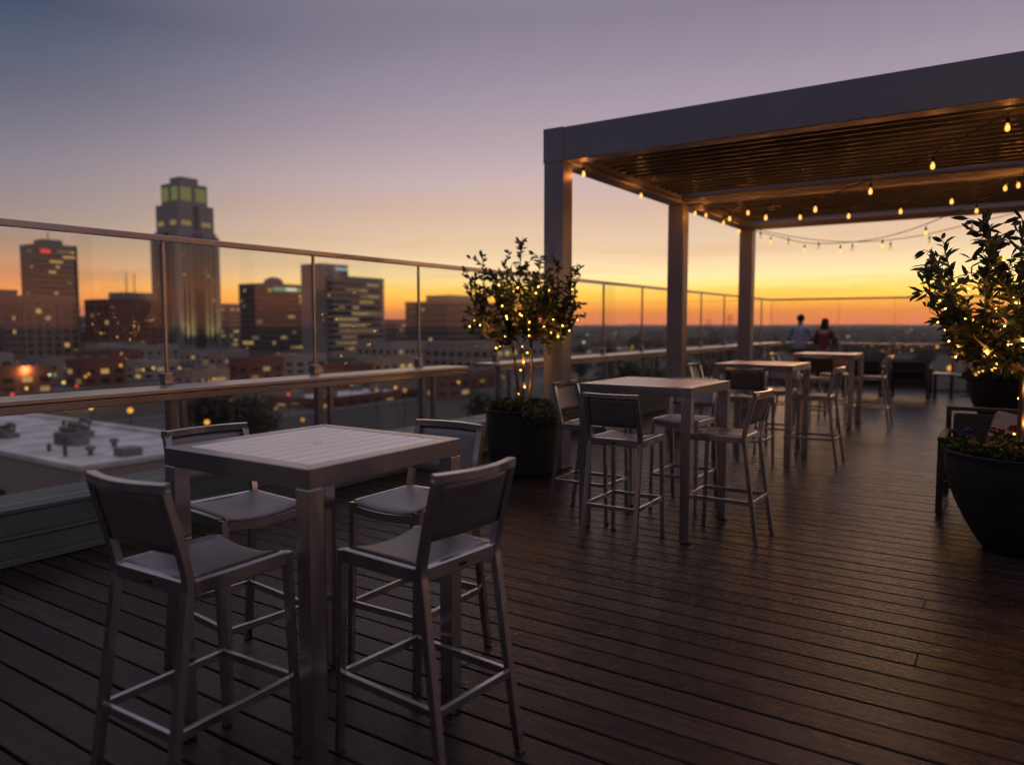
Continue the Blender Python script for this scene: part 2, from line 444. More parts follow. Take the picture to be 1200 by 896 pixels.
# cap seam at the corner post and inner gutters
b = MB(); b.b2((PX0-.003, PY[0]-.004, ZB-.004), (PX0+.226, PY[0]-.0005, ZT+.004)); b.b2((PX0-.004, PY[0]-.004, ZB-.004), (PX0-.0005, PY[0]+.2, ZT+.004)); b.build('corner_cap', M['pergola'], pg)
for (a, c) in ((PY[0]+.2, PY[1]), (PY[1]+.2, PY[2])):
    MB().b2((PX0+.231, a+.003, 3.22), (PX1-.231, a+.06, 3.26), bev=.004).build('gutter', M['pergola'], pg); MB().b2((PX0+.231, c-.11, 3.22), (PX1-.231, c-.003, 3.27), bev=.02, seg=3).build('gutter', M['pergola'], pg)
    yv = a+.17
    while yv < c-.2:
        m4 = Matrix.Rotation(R(4), 4, 'X')
        b = MB(); b.box(((PX0+PX1)/2, yv, 3.335), (PX1-PX0-.48, .215, .026), m=m4, bev=.008)
        b.box(((PX0+PX1)/2, yv-.098, 3.297), (PX1-PX0-.48, .012, .05), bev=.003)
        b.box(((PX0+PX1)/2, yv-.085, 3.276), (PX1-PX0-.48, .034, .008), bev=.002)
        b.build('louver', M['louver'], pg)
        b = MB(); b.box((PX0+.25, yv, 3.30), (.03, .05, .03), bev=.006); b.build('louver_pivot', M['pergola'], pg)
        yv += .2

# ------------------------------------------------------------------ light strings
def proto_mesh(nm, prof, mat, seg=12):
    b = MB(); b.lathe(prof, seg=seg); o = b.build(nm, mat, smooth=True); me = o.data; bpy.data.objects.remove(o); return me
BP = [(.004, 0), (.011, -.004), (.018, -.02), (.0205, -.038), (.016, -.054), (.005, -.062)]
FP = [(.001, -.014), (.006, -.018), (.0068, -.030), (.005, -.040), (.001, -.043)]
meB = proto_mesh('bulb', BP, M['bulb']); meBf = proto_mesh('bulb', BP, M['bulb_far'])
meFi = proto_mesh('filament', FP, M['filament'], 8); meFf = proto_mesh('filament', FP, M['filament_dim'], 8)
meS = proto_mesh('socket', [(.003, .062), (.006, .062), (.007, .04), (.0145, .034), (.0155, .004), (.012, .001)], M['black'], 10)
def glow(parent, loc, watt, colr, size):
    ld = bpy.data.lights.new('lamp_light', 'POINT'); ld.energy = watt; ld.color = colr; ld.shadow_soft_size = size
    o = bpy.data.objects.new('lamp_light', ld); C.objects.link(o); o.parent = parent; o.location = loc
def light_string(label, cordpts, bulbs, far=False):
    t = thing('light_string', label, 'string lights')
    b = MB(); b.tube(spline(cordpts, 6), .006, 6); b.build('cord', M['wire'], t)
    for p in bulbs:
        o = link('bulb', meBf if far else meB, t, Vector(p)+Vector((0, 0, .03)))
        link('socket', meS, o); link('filament', meFf if far else meFi, o)
        glow(o, (0, 0, -.03), .6 if far else 5.6, (1., .36, .10), .02)
H = Vector((0, 0, .115))
def V(*a): return Vector(a)
S1 = [V(-2.53, 9.23, 2.78), V(-1.87, 8.74, 2.76), V(-1.26, 8.29, 2.83), V(-.69, 7.87, 2.94), V(-.13, 7.45, 3.11)]
light_string('cord of big warm bulbs swooping from the middle post up to the near roof beam',
    [V(-3.9, 10.22, 3.17), V(-3.2, 9.72, 3.0)] + [p+H for p in S1] + [V(.35, 7.1, 3.34)], S1 + [V(-3.72, 10.1, 3.03), V(-3.1, 9.66, 2.86)])
S2 = [V(-3.0, 10.1, 2.98), V(-2.34, 10.1, 2.87), V(-1.77, 10.1, 2.84), V(-1.2, 10.1, 2.85), V(-.68, 10.1, 2.92), V(-.17, 10.1, 3.02)]
light_string('shallow cord of warm bulbs hanging just in front of the middle roof beam',
    [V(-3.9, 10.15, 3.16)] + [p+H for p in S2] + [V(.6, 10.1, 3.3), V(.9, 10.1, 3.33)], S2 + [V(-.05, 10.1, 3.04), V(.5, 10.1, 3.13)])
S3 = [V(-3.52, 13.17, 2.91), V(-2.86, 12.7, 2.7), V(-2.25, 12.27, 2.62), V(-1.62, 11.83, 2.62), V(-1.05, 11.42, 2.72), V(-.47, 11.01, 2.91)]
light_string('sagging cord of bulbs crossing from the far post toward the middle roof beam',
    [V(-3.92, 13.46, 3.16)] + [p+H for p in S3] + [V(.1, 10.6, 3.26), V(.4, 10.42, 3.4)], S3, False)
S4 = [V(-3.76, 13.42, 3.03), V(-3.29, 13.42, 2.9), V(-2.8, 13.42, 2.8), V(-2.28, 13.42, 2.74), V(-1.72, 13.42, 2.74), V(-1.18, 13.42, 2.8), V(-.62, 13.42, 2.92)]
light_string('lowest cord of small bulbs strung below the rear roof beam against the sky',
    [V(-3.92, 13.42, 3.17)] + [p+H for p in S4] + [V(-.1, 13.42, 3.14), V(.6, 13.42, 3.33)], S4, True)
S5 = [V(-3.85, 7.14, 3.09), V(-3.85, 8.6, 3.07), V(-3.85, 10.9, 3.11), V(-3.85, 11.7, 3.09), V(-3.85, 12.5, 3.04)]
light_string('cord of warm bulbs clipped along the inner side of the left roof beam',
    [V(-3.85, 7.06, 3.21)] + [V(p.x, p.y, p.z+.115) for p in S5] + [V(-3.85, 13.4, 3.19)], S5)

# ------------------------------------------------------------------ bar tables and stools
def make_table():
    t = thing('bar_table', '', 'table')
    hs = .43; zt = 1.085; e = .068
    b = MB()
    # mitred frame
    def rail(pts):   # a mitred prism between outer and inner corners
        vs = []
        for z in (zt-.066, zt): vs += [b.b.verts.new((x, y, z)) for x, y in pts]
        n = len(pts)
        b.b.faces.new(vs[:n][::-1]); b.b.faces.new(vs[n:])
        for i in range(n): b.b.faces.new((vs[i], vs[(i+1) % n], vs[n+(i+1) % n], vs[n+i]))
    o, q, g = hs, hs-e, .0008
    for k in range(4):
        c, s = round(math.cos(k*PI/2)), round(math.sin(k*PI/2))
        rail([(c*x-s*y, s*x+c*y) for x, y in ((-o+g, -o), (o-g, -o), (q-g, -q), (-q+g, -q))])
    bmesh.ops.bevel(b.b, geom=[e_ for e_ in b.b.edges], offset=.0025, segments=1, affect='EDGES')
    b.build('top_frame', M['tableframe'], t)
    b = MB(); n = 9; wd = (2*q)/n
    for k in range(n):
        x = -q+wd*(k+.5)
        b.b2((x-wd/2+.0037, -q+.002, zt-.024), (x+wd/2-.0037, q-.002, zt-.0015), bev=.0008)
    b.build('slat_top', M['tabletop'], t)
    for k in range(1, n): MB().b2((-q+wd*k-.0036, -q+.003, zt-.02), (-q+wd*k+.0036, q-.003, zt-.0022)).build('gap_shade_strip', M['black'], t)  # black strips laid in the slat gaps as painted shade
    b = MB(); b.b2((-.03, -q+.01, zt-.05), (.03, q-.01, zt-.0205)); b.build('support_bar', M['alu'], t)
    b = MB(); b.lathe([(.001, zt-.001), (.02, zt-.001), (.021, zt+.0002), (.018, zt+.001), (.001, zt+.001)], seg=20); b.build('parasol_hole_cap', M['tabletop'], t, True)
    for sx in (-1, 1):
        for sy in (-1, 1):
            cx, cy = sx*(hs-e/2), sy*(hs-e/2)
            b = MB(); b.box((cx, cy, (zt-.0662)/2+.0045), (e, e, zt-.0662-.0095), bev=.0015); l = b.build('leg', M['alu'], t)
            b = MB(); b.box((cx, cy, .0055), (e-.008, e-.008, .009)); b.build('foot_cap', M['black'], l)
    return t

def make_stool():
    """local: faces +y"""
    t = thing('bar_stool', '', 'bar stool')
    W = .185
    for s in (-1, 1):
        l = MB().sweep([(s*(W+.008), .235, .004), (s*W, .21, .70), (s*W, .208, .742)], .031, .031, taper=[.85, 1, 1]).build('leg', M['alu'], t)
        MB().box((s*(W+.008), .235, .004), (.029, .029, .006)).build('foot_cap', M['black'], l)
        path = spline([(s*(W+.012), -.325, .004), (s*(W+.004), -.262, .40), (s*W, -.222, .66), (s*W, -.212, .745), (s*W, -.238, .86), (s*(W-.002), -.288, 1.035)], 5)
        l = MB().sweep(path, .031, .031, taper=[.88]+[1]*(len(path)-1)).build('leg', M['alu'], t)
        MB().box((s*(W+.012), -.325, .004), (.029, .029, .006)).build('foot_cap', M['black'], l)
    # seat frame
    for s in (-1, 1): MB().sweep([(s*W, -.195, .725), (s*W, .192, .725)], .03, .048).build('seat_side_rail', M['alu'], t)
    b = MB(); b.box((0, -.210, .725), (2*W-.033, .028, .05), bev=.004); o = b.build('seat_rear_rail', M['alu'], t)
    b = MB(); b.box((0, -.2262, .722), (.032, .004, .014), bev=.0015); b.build('badge', M['black'], o)
    xs_ = [-W+.017+i*(2*W-.034)/10 for i in range(11)]
    sag = lambda x, y: .024*(1-(x/W)**2)*(.55+.45*(y+.2)/.4)
    b = MB(); b.sweep([(x, .208, .718-.7*sag(x, .2)) for x in xs_], .028, .036, side=(0, 1, 0)); b.build('seat_front_rail', M['alu'], t)
    # sling seat
    def sheet(f, nu, nv, th, nm, nrm):
        b = MB(); g = []
        for k in (0, 1):
            g.append([[b.b.verts.new(f(i/nu, j/nv) + nrm*(th*k)) for j in range(nv+1)] for i in range(nu+1)])
        for k in (0, 1):
            for i in range(nu):
                for j in range(nv):
                    q = (g[k][i][j], g[k][i+1][j], g[k][i+1][j+1], g[k][i][j+1]); b.b.faces.new(q if k else q[::-1])
        for i in range(nu):
            for j in (0, nv): b.b.faces.new((g[0][i][j], g[0][i+1][j], g[1][i+1][j], g[1][i][j]))
        for j in range(nv):
            for i in (0, nu): b.b.faces.new((g[0][i][j], g[0][i][j+1], g[1][i][j+1], g[1][i][j]))
        return b.build(nm, M['sling'], t, True)
    def fs(u, v):
        x = (-1+2*u)*(W-.012); y = -.194+.412*v
        z = .752 - sag(x, y)
        if v > .93: z -= .012*(v-.93)/.07
        return Vector((x, y, z))
    sheet(fs, 12, 10, .004, 'sling_seat', Vector((0, 0, 1)))
    # backrest: curved top rail and sling
    bow = lambda x: .038*(1-(x/W)**2)
    def yb(z): return -.222-(z-.80)*.28
    tr = [(-W-.012+(2*W+.024)*i/12) for i in range(13)]
    MB().sweep([(x, -.288-bow(x), 1.045) for x in tr], .034, .030, side=(0, 1, 0)).build('back_top_rail', M['alu'], t)
    def fb(u, v):
        x = (-1+2*u)*(W-.014); z = .832+.20*v
        return Vector((x, yb(z)-bow(x)*(.35+.65*v)+.004, z))
    sheet(fb, 12, 6, .006, 'sling_back', Vector((0, -1, 0)))
    # foot rails
    zf = .29
    def lx(z): return W+.004
    yf, yr = .226, -.283
    for s in (-1, 1):
        MB().sweep([(s*(W+.004), yr+.012, zf), (s*(W+.004), yf-.014, zf)], .018, .028).build('foot_rail', M['alu'], t)
    for yy in (yf, yr):
        MB().sweep([(-W+.008, yy, zf), (W-.008, yy, zf)], .018, .028, side=(0, 1, 0)).build('foot_rail', M['alu'], t)
    return t

T0 = make_table(); S0 = make_stool()
TABLES = [((-2.135, 1.91), 'nearest square slatted aluminium bar table, front left on the deck'),
          ((-2.26, 5.38), 'second aluminium bar table, beside the first pergola post'),
          ((-2.38, 8.70), 'third aluminium bar table, beside the middle pergola post'),
          ((-2.36, 12.2), 'farthest aluminium bar table, in front of the couple at the rail')]
for i, ((x, y), lab) in enumerate(TABLES):
    o = T0 if i == 0 else dup(T0, (x, y, 0))
    o.location = (x, y, 0); o.scale = (.875, .875, 1) if i == 0 else (1, 1, 1); tag(o, lab, 'table', 'bar tables in a row')
STOOLS = [
 (-2.234, 1.496, 2, 'bar stool with its back to us, at the near side of the nearest table'),
 (-1.717, 1.99, 86, 'bar stool seen from behind at the right side of the nearest table'),
 (-2.215, 2.535, 181, 'bar stool facing the camera at the far side of the nearest table'),
 (-2.765, 2.03, -96, 'bar stool between the nearest table and the parapet, half hidden by the tabletop'),
 (-2.235, 4.80, 1, 'bar stool with its back to us, under the near side of the second table'),
 (-2.76, 5.32, -90, 'bar stool beside the second table, between it and the large dark planter'),
 (-1.72, 5.36, 90, 'bar stool in side view at the right of the second table'),
 (-2.27, 5.98, 180, 'bar stool facing the camera on the far side of the second table'),
 (-2.37, 8.24, 0, 'bar stool with its back to us, under the near side of the third table'),
 (-2.90, 8.66, -88, 'bar stool at the left of the third table, close to the middle pergola post'),
 (-1.83, 8.74, 90, 'bar stool in side view at the right of the third table'),
 (-2.36, 9.30, 180, 'bar stool on the far side of the third table'),
 (-2.36, 11.76, 0, 'bar stool with its back to us, under the near side of the farthest table'),
 (-2.90, 12.2, -90, 'bar stool at the left of the farthest table'),
 (-1.79, 12.36, 90, 'bar stool in side view at the farthest table, against the lounge chairs'),
 (-2.36, 12.82, 180, 'bar stool on the far side of the farthest table, below the couple')]
for i, (x, y, a, lab) in enumerate(STOOLS):
    o = S0 if i == 0 else dup(S0, (x, y, 0))
    o.location = (x, y, 0); o.rotation_euler = (0, 0, R(a)); o.scale = (1, .91, 1); tag(o, lab, 'bar stool', 'bar stools round the tables')

# ------------------------------------------------------------------ lounge furniture at the far end and behind the near planter
def make_lounge(label, pale=False):
    """faces -y"""
    t = thing('lounge_chair', label, 'armchair', group='dark outdoor lounge chairs')
    for s in (-1, 1):
        b = MB(); x = s*.36
        b.box((x, -.34, .30), (.05, .05, .58), bev=.003); b.box((x, .36, .30), (.05, .05, .58), bev=.003)
        b.box((x, .01, .022), (.05, .645, .04), bev=.003)
        b.build('side_frame', M['lounge'], t)
        b = MB(); b.box((x, .01, .61), (.06, .76, .032), bev=.004); b.build('armrest', M['lounge'], t)
    for yy in (-.30, .34): MB().box((0, yy, .24), (.668, .04, .06), bev=.003).build('seat_rail', M['lounge'], t)
    b = MB(); b.box((0, 0, .33), (.66, .64, .13), bev=.03, seg=3); b.build('seat_cushion', M['cushion'], t, True)
    m4 = Matrix.Rotation(R(-10), 4, 'X')
    b = MB(); b.box((0, .29, .57), (.64, .12, .38), m=m4, bev=.03, seg=3); b.build('back_cushion', M['cushion'], t, True)
    b = MB(); b.box((0, .39, .79), (.76, .04, .035), bev=.004)
    for s in (-1, 1): b.box((s*.36, .385, .70), (.04, .035, .16), bev=.003)
    b.box((0, .392, .56), (.64, .02, .04), bev=.003); b.build('back_frame', M['lounge'], t)
    return t
l0 = make_lounge('dark outdoor lounge chair partly hidden behind the big near planter at right')
l0.location = (-.10, 7.22, 0)
b = MB(); b.box((.12, .17, .60), (.36, .10, .36), m=Matrix.Rotation(R(-16), 4, 'X') @ Matrix.Rotation(R(14), 4, 'Y'), bev=.04, seg=3)
pc = b.build('throw_cushion', M['cushion_pale'], None, True); pc.location = (-.10, 7.22, 0)
tag(pc, 'pale cushion leaning on the backrest of the lounge chair behind the near planter', 'cushion')
dup(l0, (-1.83, 17.95, 0), PI, 'dark lounge chair facing the sunset, next to the small side table')
dup(l0, (-2.72, 18.0, 0), PI, 'dark lounge chair facing the sunset, seen behind the farthest bar stool')
t = thing('side_table', 'small low side table beside the far lounge chairs', 'side table', (-1.22, 18.05, 0))
b = MB(); b.box((0, 0, .50), (.36, .42, .03), bev=.004); b.build('table_top', M['counter'], t)
for sx in (-1, 1):
    for sy in (-1, 1): MB().box((sx*.15, sy*.18, .243), (.04, .04, .483), bev=.003).build('leg', M['lounge'], t)
t = thing('torch_stand', 'thin black stand on a round base near the far railing', 'stand', (-.83, 18.68, 0))
b = MB(); b.lathe([(.001, .002), (.13, .002), (.13, .02), (.03, .035), (.001, .035)], seg=24); b.build('base', M['black'], t)
MB().tube([(0, 0, .03), (0, 0, 1.35)], .014, 8).build('pole', M['black'], t)
b = MB(); b.lathe([(.012, 1.35), (.045, 1.38), (.055, 1.47), (.03, 1.52), (.001, 1.53)], seg=16); b.build('oil_cup', M['black'], t, True)

# ------------------------------------------------------------------ planters, trees, bedding plants, fairy lights
def make_planter(label, loc, r, h, base):
    t = thing('planter', label, 'planter', loc)
    pr = [(.01, .002), (base-.02, .002), (base, .02)]
    for i in range(1, 11):
        u = i/10; pr.append((base+(r-base)*math.sin(u*PI/2)**.9, .02+(h-.02)*u))
    pr += [(r+.006, h+.008), (r-.012, h+.012), (r-.03, h), (r-.035, h-.05), (.01, h-.05)]
    b = MB(); b.lathe(pr, seg=64); b.build('pot', M['pot'], t, True)
    b = MB(); n = 14; vs = []
    c = b.b.verts.new((0, 0, h-.02)); prev = None
    for q in range(1, 6):
        rr = (r-.036)*q/5; cur = [b.b.verts.new((rr*math.cos(2*PI*k/24), rr*math.sin(2*PI*k/24), h-.025+random.uniform(-.012, .012))) for k in range(24)]
        for k in range(24):
            if prev: b.b.faces.new((prev[k], prev[(k+1) % 24], cur[(k+1) % 24], cur[k]))
            else: b.b.faces.new((c, cur[k], cur[(k+1) % 24]))
        prev = cur
    b.build('soil', M['soil'], t, True)
    return t
PL_L, PL_N, PL_F = (-4.15, 6.42, 0), (.09, 6.07, 0), (-.2, 14.5, 0)
make_planter('dark round planter holding the small lit tree, beside the first pergola post', PL_L, .37, .66, .30)
make_planter('big dark bowl planter with flowers at the right edge, closest to the camera', PL_N, .48, .66, .24)
make_planter('dark bowl planter farther back on the right', PL_F, .46, .66, .25)

def grow_tree(name, label, cat, loc, zs, stems, tips, leafl, leafw, mat, seed, spread, per, rtrunk, twigs=7):
    """stems rise from the soil, limbs run to the tips, twigs carry leaves; returns twig points"""
    random.seed(seed)
    t = thing(name, label, cat, loc)
    tr = MB(); lf = MB(); pts = []
    tops = []
    for (x0, y0, x1, y1, z1) in stems:
        a = Vector((x0, y0, zs)); c = Vector((x1, y1, z1)); mid = (a+c)/2 + Vector((random.uniform(-.03, .03), random.uniform(-.03, .03), 0))
        path = spline([a, mid, c], 6); tr.tube(path, [rtrunk*(1-.35*i/(len(path)-1)) for i in range(len(path))], 8); tops.append(c)
    for tip in tips:
        tip = Vector(tip)
        st = min(tops, key=lambda q: (q-tip).length)
        md = st.lerp(tip, .5) + Vector((random.uniform(-.08, .08), random.uniform(-.08, .08), -.04+random.uniform(-.05, .05)))
        out_ = Vector((tip.x, tip.y, 0)); md += out_*.18
        path = spline([st, md, tip], 8)
        tr.tube(path, [rtrunk*.5*(1-.85*i/(len(path)-1))+.0015 for i in range(len(path))], 5)
        for q in range(twigs):
            u = .28+.72*(q+random.random())/twigs
            k = min(len(path)-2, int(u*(len(path)-1))); p = path[k]; dd = (path[k+1]-path[k]).normalized()
            tw = (dd*random.uniform(.3, 1)+Vector((random.gauss(0, 1), random.gauss(0, 1), random.gauss(.25, .7)))*.6).normalized()
            ln = spread*random.uniform(.5, 1.1)*(1.1-.5*u)
            e = p+tw*ln+Vector((0, 0, -.05*ln))
            tr.tube([p, p.lerp(e, .5)+Vector((0, 0, .02)), e], [.004, .003, .0012], 4)
            n = max(3, int(per*ln/spread))
            for j in range(n):
                v = .15+.9*j/n; pp = p.lerp(e, min(1, v))
                ld = (tw*.6+Vector((random.gauss(0, 1), random.gauss(0, 1), random.gauss(.15, .7)))).normalized()
                lf.leaf(pp, ld, leafl*random.uniform(.6, 1.2), leafw*random.uniform(.7, 1.15))
            pts.append(p.lerp(e, .55)); pts.append(e)
        # leaves out to the tip itself, pointing along the limb
        for j in range(int(per*1.6)):
            v = .45+.55*j/(per*1.6); k = min(len(path)-2, int(v*(len(path)-1))); pp = path[k].lerp(path[k+1], v*(len(path)-1)-k)
            dd = (path[k+1]-path[k]).normalized()
            ld = (dd+Vector((random.gauss(0, .7), random.gauss(0, .7), random.gauss(0, .6)))).normalized()
            lf.leaf(pp, ld, leafl*random.uniform(.7, 1.2), leafw*random.uniform(.7, 1.1))
    tr.build('trunk', M['bark'], t, True); o = lf.build('crown', mat, t); tag(o)
    return t, pts
rtv = Vector((math.cos(YAW), math.sin(YAW), 0)); fwv = Vector((-math.sin(YAW), math.cos(YAW), 0))
def tipl(s, d, z): return rtv*s+fwv*d+Vector((0, 0, z))
random.seed(11)
tips = [tipl(.0, 0, 2.36), tipl(.03, .1, 2.12), tipl(-.40, -.05, 2.22), tipl(-.30, .1, 2.02), tipl(-.54, .05, 2.02), tipl(.50, .0, 2.10), tipl(.36, -.1, 2.12), tipl(.54, .12, 1.92),
        tipl(-.46, -.1, 1.72), tipl(.42, -.05, 1.72), tipl(.48, .1, 1.50), tipl(-.28, -.3, 1.85), tipl(.2, -.32, 1.9), tipl(.15, .3, 1.95), tipl(-.2, .32, 1.8), tipl(0, -.36, 1.62), tipl(-.34, .1, 1.50), tipl(.26, .2, 1.55), tipl(.1, -.12, 2.0), tipl(-.12, .05, 2.05), tipl(-.12, -.2, 1.52), tipl(-.18, -.05, 2.16), tipl(.18, .05, 2.2), tipl(-.24, -.15, 1.95), tipl(.3, -.15, 1.92), tipl(.05, -.25, 1.8), tipl(-.1, .2, 1.92), tipl(.24, .1, 1.78), tipl(-.36, .0, 1.86)]
small, pts_s = grow_tree('small_tree', 'small bushy multi-stemmed tree with fairy lights in the left planter', 'tree', PL_L, .60,
    [(-.04, 0, -.10, -.02, 1.30), (.03, .03, .07, .05, 1.36), (.0, -.04, .02, -.03, 1.28)], tips, .068, .031, M['leaf_small'], 5, .25, 17, .019, 10)
tips = [tipl(-.72, .0, 1.90), tipl(-.62, -.1, 1.72), tipl(-.58, .1, 1.58), tipl(-.45, -.2, 1.85), tipl(-.36, 0, 2.24), tipl(-.28, .1, 2.16), tipl(-.42, -.15, 2.1), tipl(-.5, .2, 2.05), tipl(-.1, 0, 2.2), tipl(.05, .1, 2.30), tipl(.2, -.1, 2.22),
        tipl(-.38, .25, 1.42), tipl(-.3, -.3, 1.62), tipl(-.12, -.35, 1.9), tipl(.15, -.3, 1.8), tipl(.35, .1, 2.05), tipl(.5, -.1, 1.8), tipl(.62, .1, 1.95), tipl(.55, .2, 1.6), tipl(.3, .3, 1.9), tipl(0, .35, 1.8), tipl(-.22, -.1, 1.45), tipl(.4, -.2, 1.5), tipl(-.66, .05, 2.0), tipl(-.15, -.2, 2.05)]
tr2, pts_r = grow_tree('broadleaf_tree', 'broad-leaved dark tree with fairy lights, rising from the near bowl planter', 'tree', PL_N, .60,
    [(-.035, -.02, -.04, .0, 1.22), (.05, .04, .09, .05, 1.28)], tips, .098, .036, M['leaf_big'], 9, .27, 13, .026, 10)

def bedding(name, nleaf, ll, lw, h, petal, npet, seed, trail=0, sp=.11):
    random.seed(seed)
    t = thing(name, '', 'plant')
    b = MB()
    for _ in range(nleaf):
        a = random.uniform(0, 2*PI); r = sp*random.random()**.6; z = h*random.random()*(1-.4*r/sp)
        p = Vector((r*math.cos(a), r*math.sin(a), z))
        if trail: p += Vector((0, -trail*random.random(), -trail*.9*random.random()**1.5))
        b.leaf(p, Vector((math.cos(a)+random.gauss(0, .5), math.sin(a)+random.gauss(0, .5), random.uniform(-.1, .9))), ll*random.uniform(.6, 1.2), lw*random.uniform(.7, 1.2))
    for _ in range(7):
        a = random.uniform(0, 2*PI); b.tube([(0, 0, 0), (.5*sp*math.cos(a), .5*sp*math.sin(a), h*.8)], .0025, 4)
    b.build('foliage', M['leaf_bed'], t)
    if petal:
        for k in range(npet):
            b = MB(); a = random.uniform(0, 2*PI); r = sp*.9*random.random()**.5
            c = Vector((r*math.cos(a), r*math.sin(a), h*random.uniform(.75, 1.15)))
            for q in range(9):
                aa = q*2.4; b.leaf(c, Vector((math.cos(aa), math.sin(aa), random.uniform(.1, .9))), .026, .02)
            b.build('blossom', M[petal], t)
    return t
protos = {'green': bedding('bedding_plant', 170, .05, .03, .15, None, 0, 1), 'red': bedding('flowering_plant', 130, .05, .03, .14, 'red', 9, 2), 'purple': bedding('flowering_plant', 130, .05, .03, .14, 'purple', 9, 3),
          'yellow': bedding('flowering_plant', 130, .05, .03, .12, 'yellow', 7, 4), 'trail': bedding('trailing_plant', 190, .04, .026, .12, None, 0, 5, .16)}
used = set()
def bed(kind, pl, ang, rad, label, group=None, sc=1., z=.62):
    a = R(ang); loc = (pl[0]+rad*math.cos(a), pl[1]+rad*math.sin(a), z)
    o = protos[kind]
    if kind in used: o = dup(o, loc)
    used.add(kind); o.location = loc; o.rotation_euler = (0, 0, a+PI/2); o.scale = (sc,)*3
    for k in ('group',):
        if k in o: del o[k]
    tag(o, label, 'plant', group)
# angles: 0 = +x; the camera lies towards -y (and, for the left planter, +x)
for a in (-160, -120): bed('red', PL_L, a-10, .25, 'red flowering plant at the rim of the planter under the small tree', 'red flowers in the left planter', .75)
for a in (170, 110, 70, 200, -85, -55): bed('green', PL_L, a, .22, 'leafy green bedding plant round the stems of the small tree', 'green plants in the left planter', 1.1)
for a in (-20, 15, -45): bed('trail', PL_L, a, .30, 'trailing leafy plant hanging over the right rim of the left planter', 'trailing plants on the left planter', 1.)
bed('green', PL_L, -100, .1, 'tufted green plant at the foot of the small tree stems', None, 1.2)
bed('purple', PL_N, 180, .36, 'purple flowering plant at the left rim of the near planter', None, 1.1)
bed('red', PL_N, 120, .24, 'red flowering plant standing behind the purple one in the near planter', None, 1.15)
bed('yellow', PL_N, -135, .33, 'yellow flowering plant at the front rim of the near planter', None, 1.)
bed('yellow', PL_N, -95, .36, 'second yellow flowering plant on the front rim of the near planter, under the trunk', None, 1.)
for a in (-160, -115, -70, -40, 0, 40, 80): bed('green', PL_N, a, .35, 'low leafy green plant filling the near planter', 'green plants in the near planter', 1.05)
for a in (-130, -60, 180, 100): bed('green', PL_N, a, .17, 'low leafy green plant filling the near planter', 'green plants in the near planter', 1.1)
bed('red', PL_F, 190, .40, 'pinkish red flowering plant at the left rim of the far right planter', None, 1.2)
for a in (-140, -100, -60, -20, 20, 60, 100, 140): bed('green', PL_F, a, .30, 'dark leafy plant rising from the far right planter', 'green plants in the far right planter', 1.7)
bed('green', PL_F, 0, .0, 'tall leafy plant in the middle of the far right planter', None, 2.4)

fl = MB(); fl.ico((0, 0, 0), .0066, 1); o_ = fl.build('bulb', M['fairy'], smooth=True); meF = o_.data; bpy.data.objects.remove(o_)
def fairy(label, loc, pts, stem, n, seed, zmax):
    random.seed(seed)
    t = thing('fairy_light_string', label, 'fairy lights', loc)
    P = [p for p in pts if p.z < zmax*random.uniform(.85, 1.05)]
    random.shuffle(P); P = P[:n]
    # order them into a plausible run: by angle turns round the crown while climbing
    P.sort(key=lambda p: (round(p.z*5), math.atan2(p.y, p.x)))
    S = []
    for k in range(9):
        u = k/8; c = Vector(stem[0]).lerp(Vector(stem[1]), u); a = k*1.9
        S.append(c+Vector((math.cos(a)*.034, math.sin(a)*.034, 0)))
    run = S+P
    b = MB(); b.tube(run, .0012, 3, False); b.build('wire', M['wire'], t)
    for k, p in enumerate(run):
        p = p+Vector((random.gauss(0, .012), random.gauss(0, .012), random.gauss(0, .01)))
        link('bulb', meF, t, p)
        if k % 3 == 0: glow(t, p+Vector((0, 0, .012)), .95, (1., .42, .09), .008)
fairy('string of tiny warm fairy lights wound through the small tree in the left planter', PL_L, pts_s[1::2]+pts_s[::4], [(0, 0, .66), (0.02, 0, 1.3)], 58, 3, 1.95)
fairy('string of tiny warm fairy lights wound through the broad-leaved tree at right', PL_N, pts_r, [(-.035, -.01, .62), (-.03, 0, 1.25)], 70, 4, 1.85)
random.seed(21)
ptf = [Vector((.42*math.cos(a)*random.uniform(.5, 1.05), .42*math.sin(a)*random.uniform(.5, 1.05), random.uniform(.70, 1.05))) for a in [k*.9 for k in range(26)]]
fairy('short string of fairy lights lying over the plants of the far right planter', PL_F, ptf, [(-.33, -.3, .70), (.2, -.36, 1.0)], 20, 5, 3)

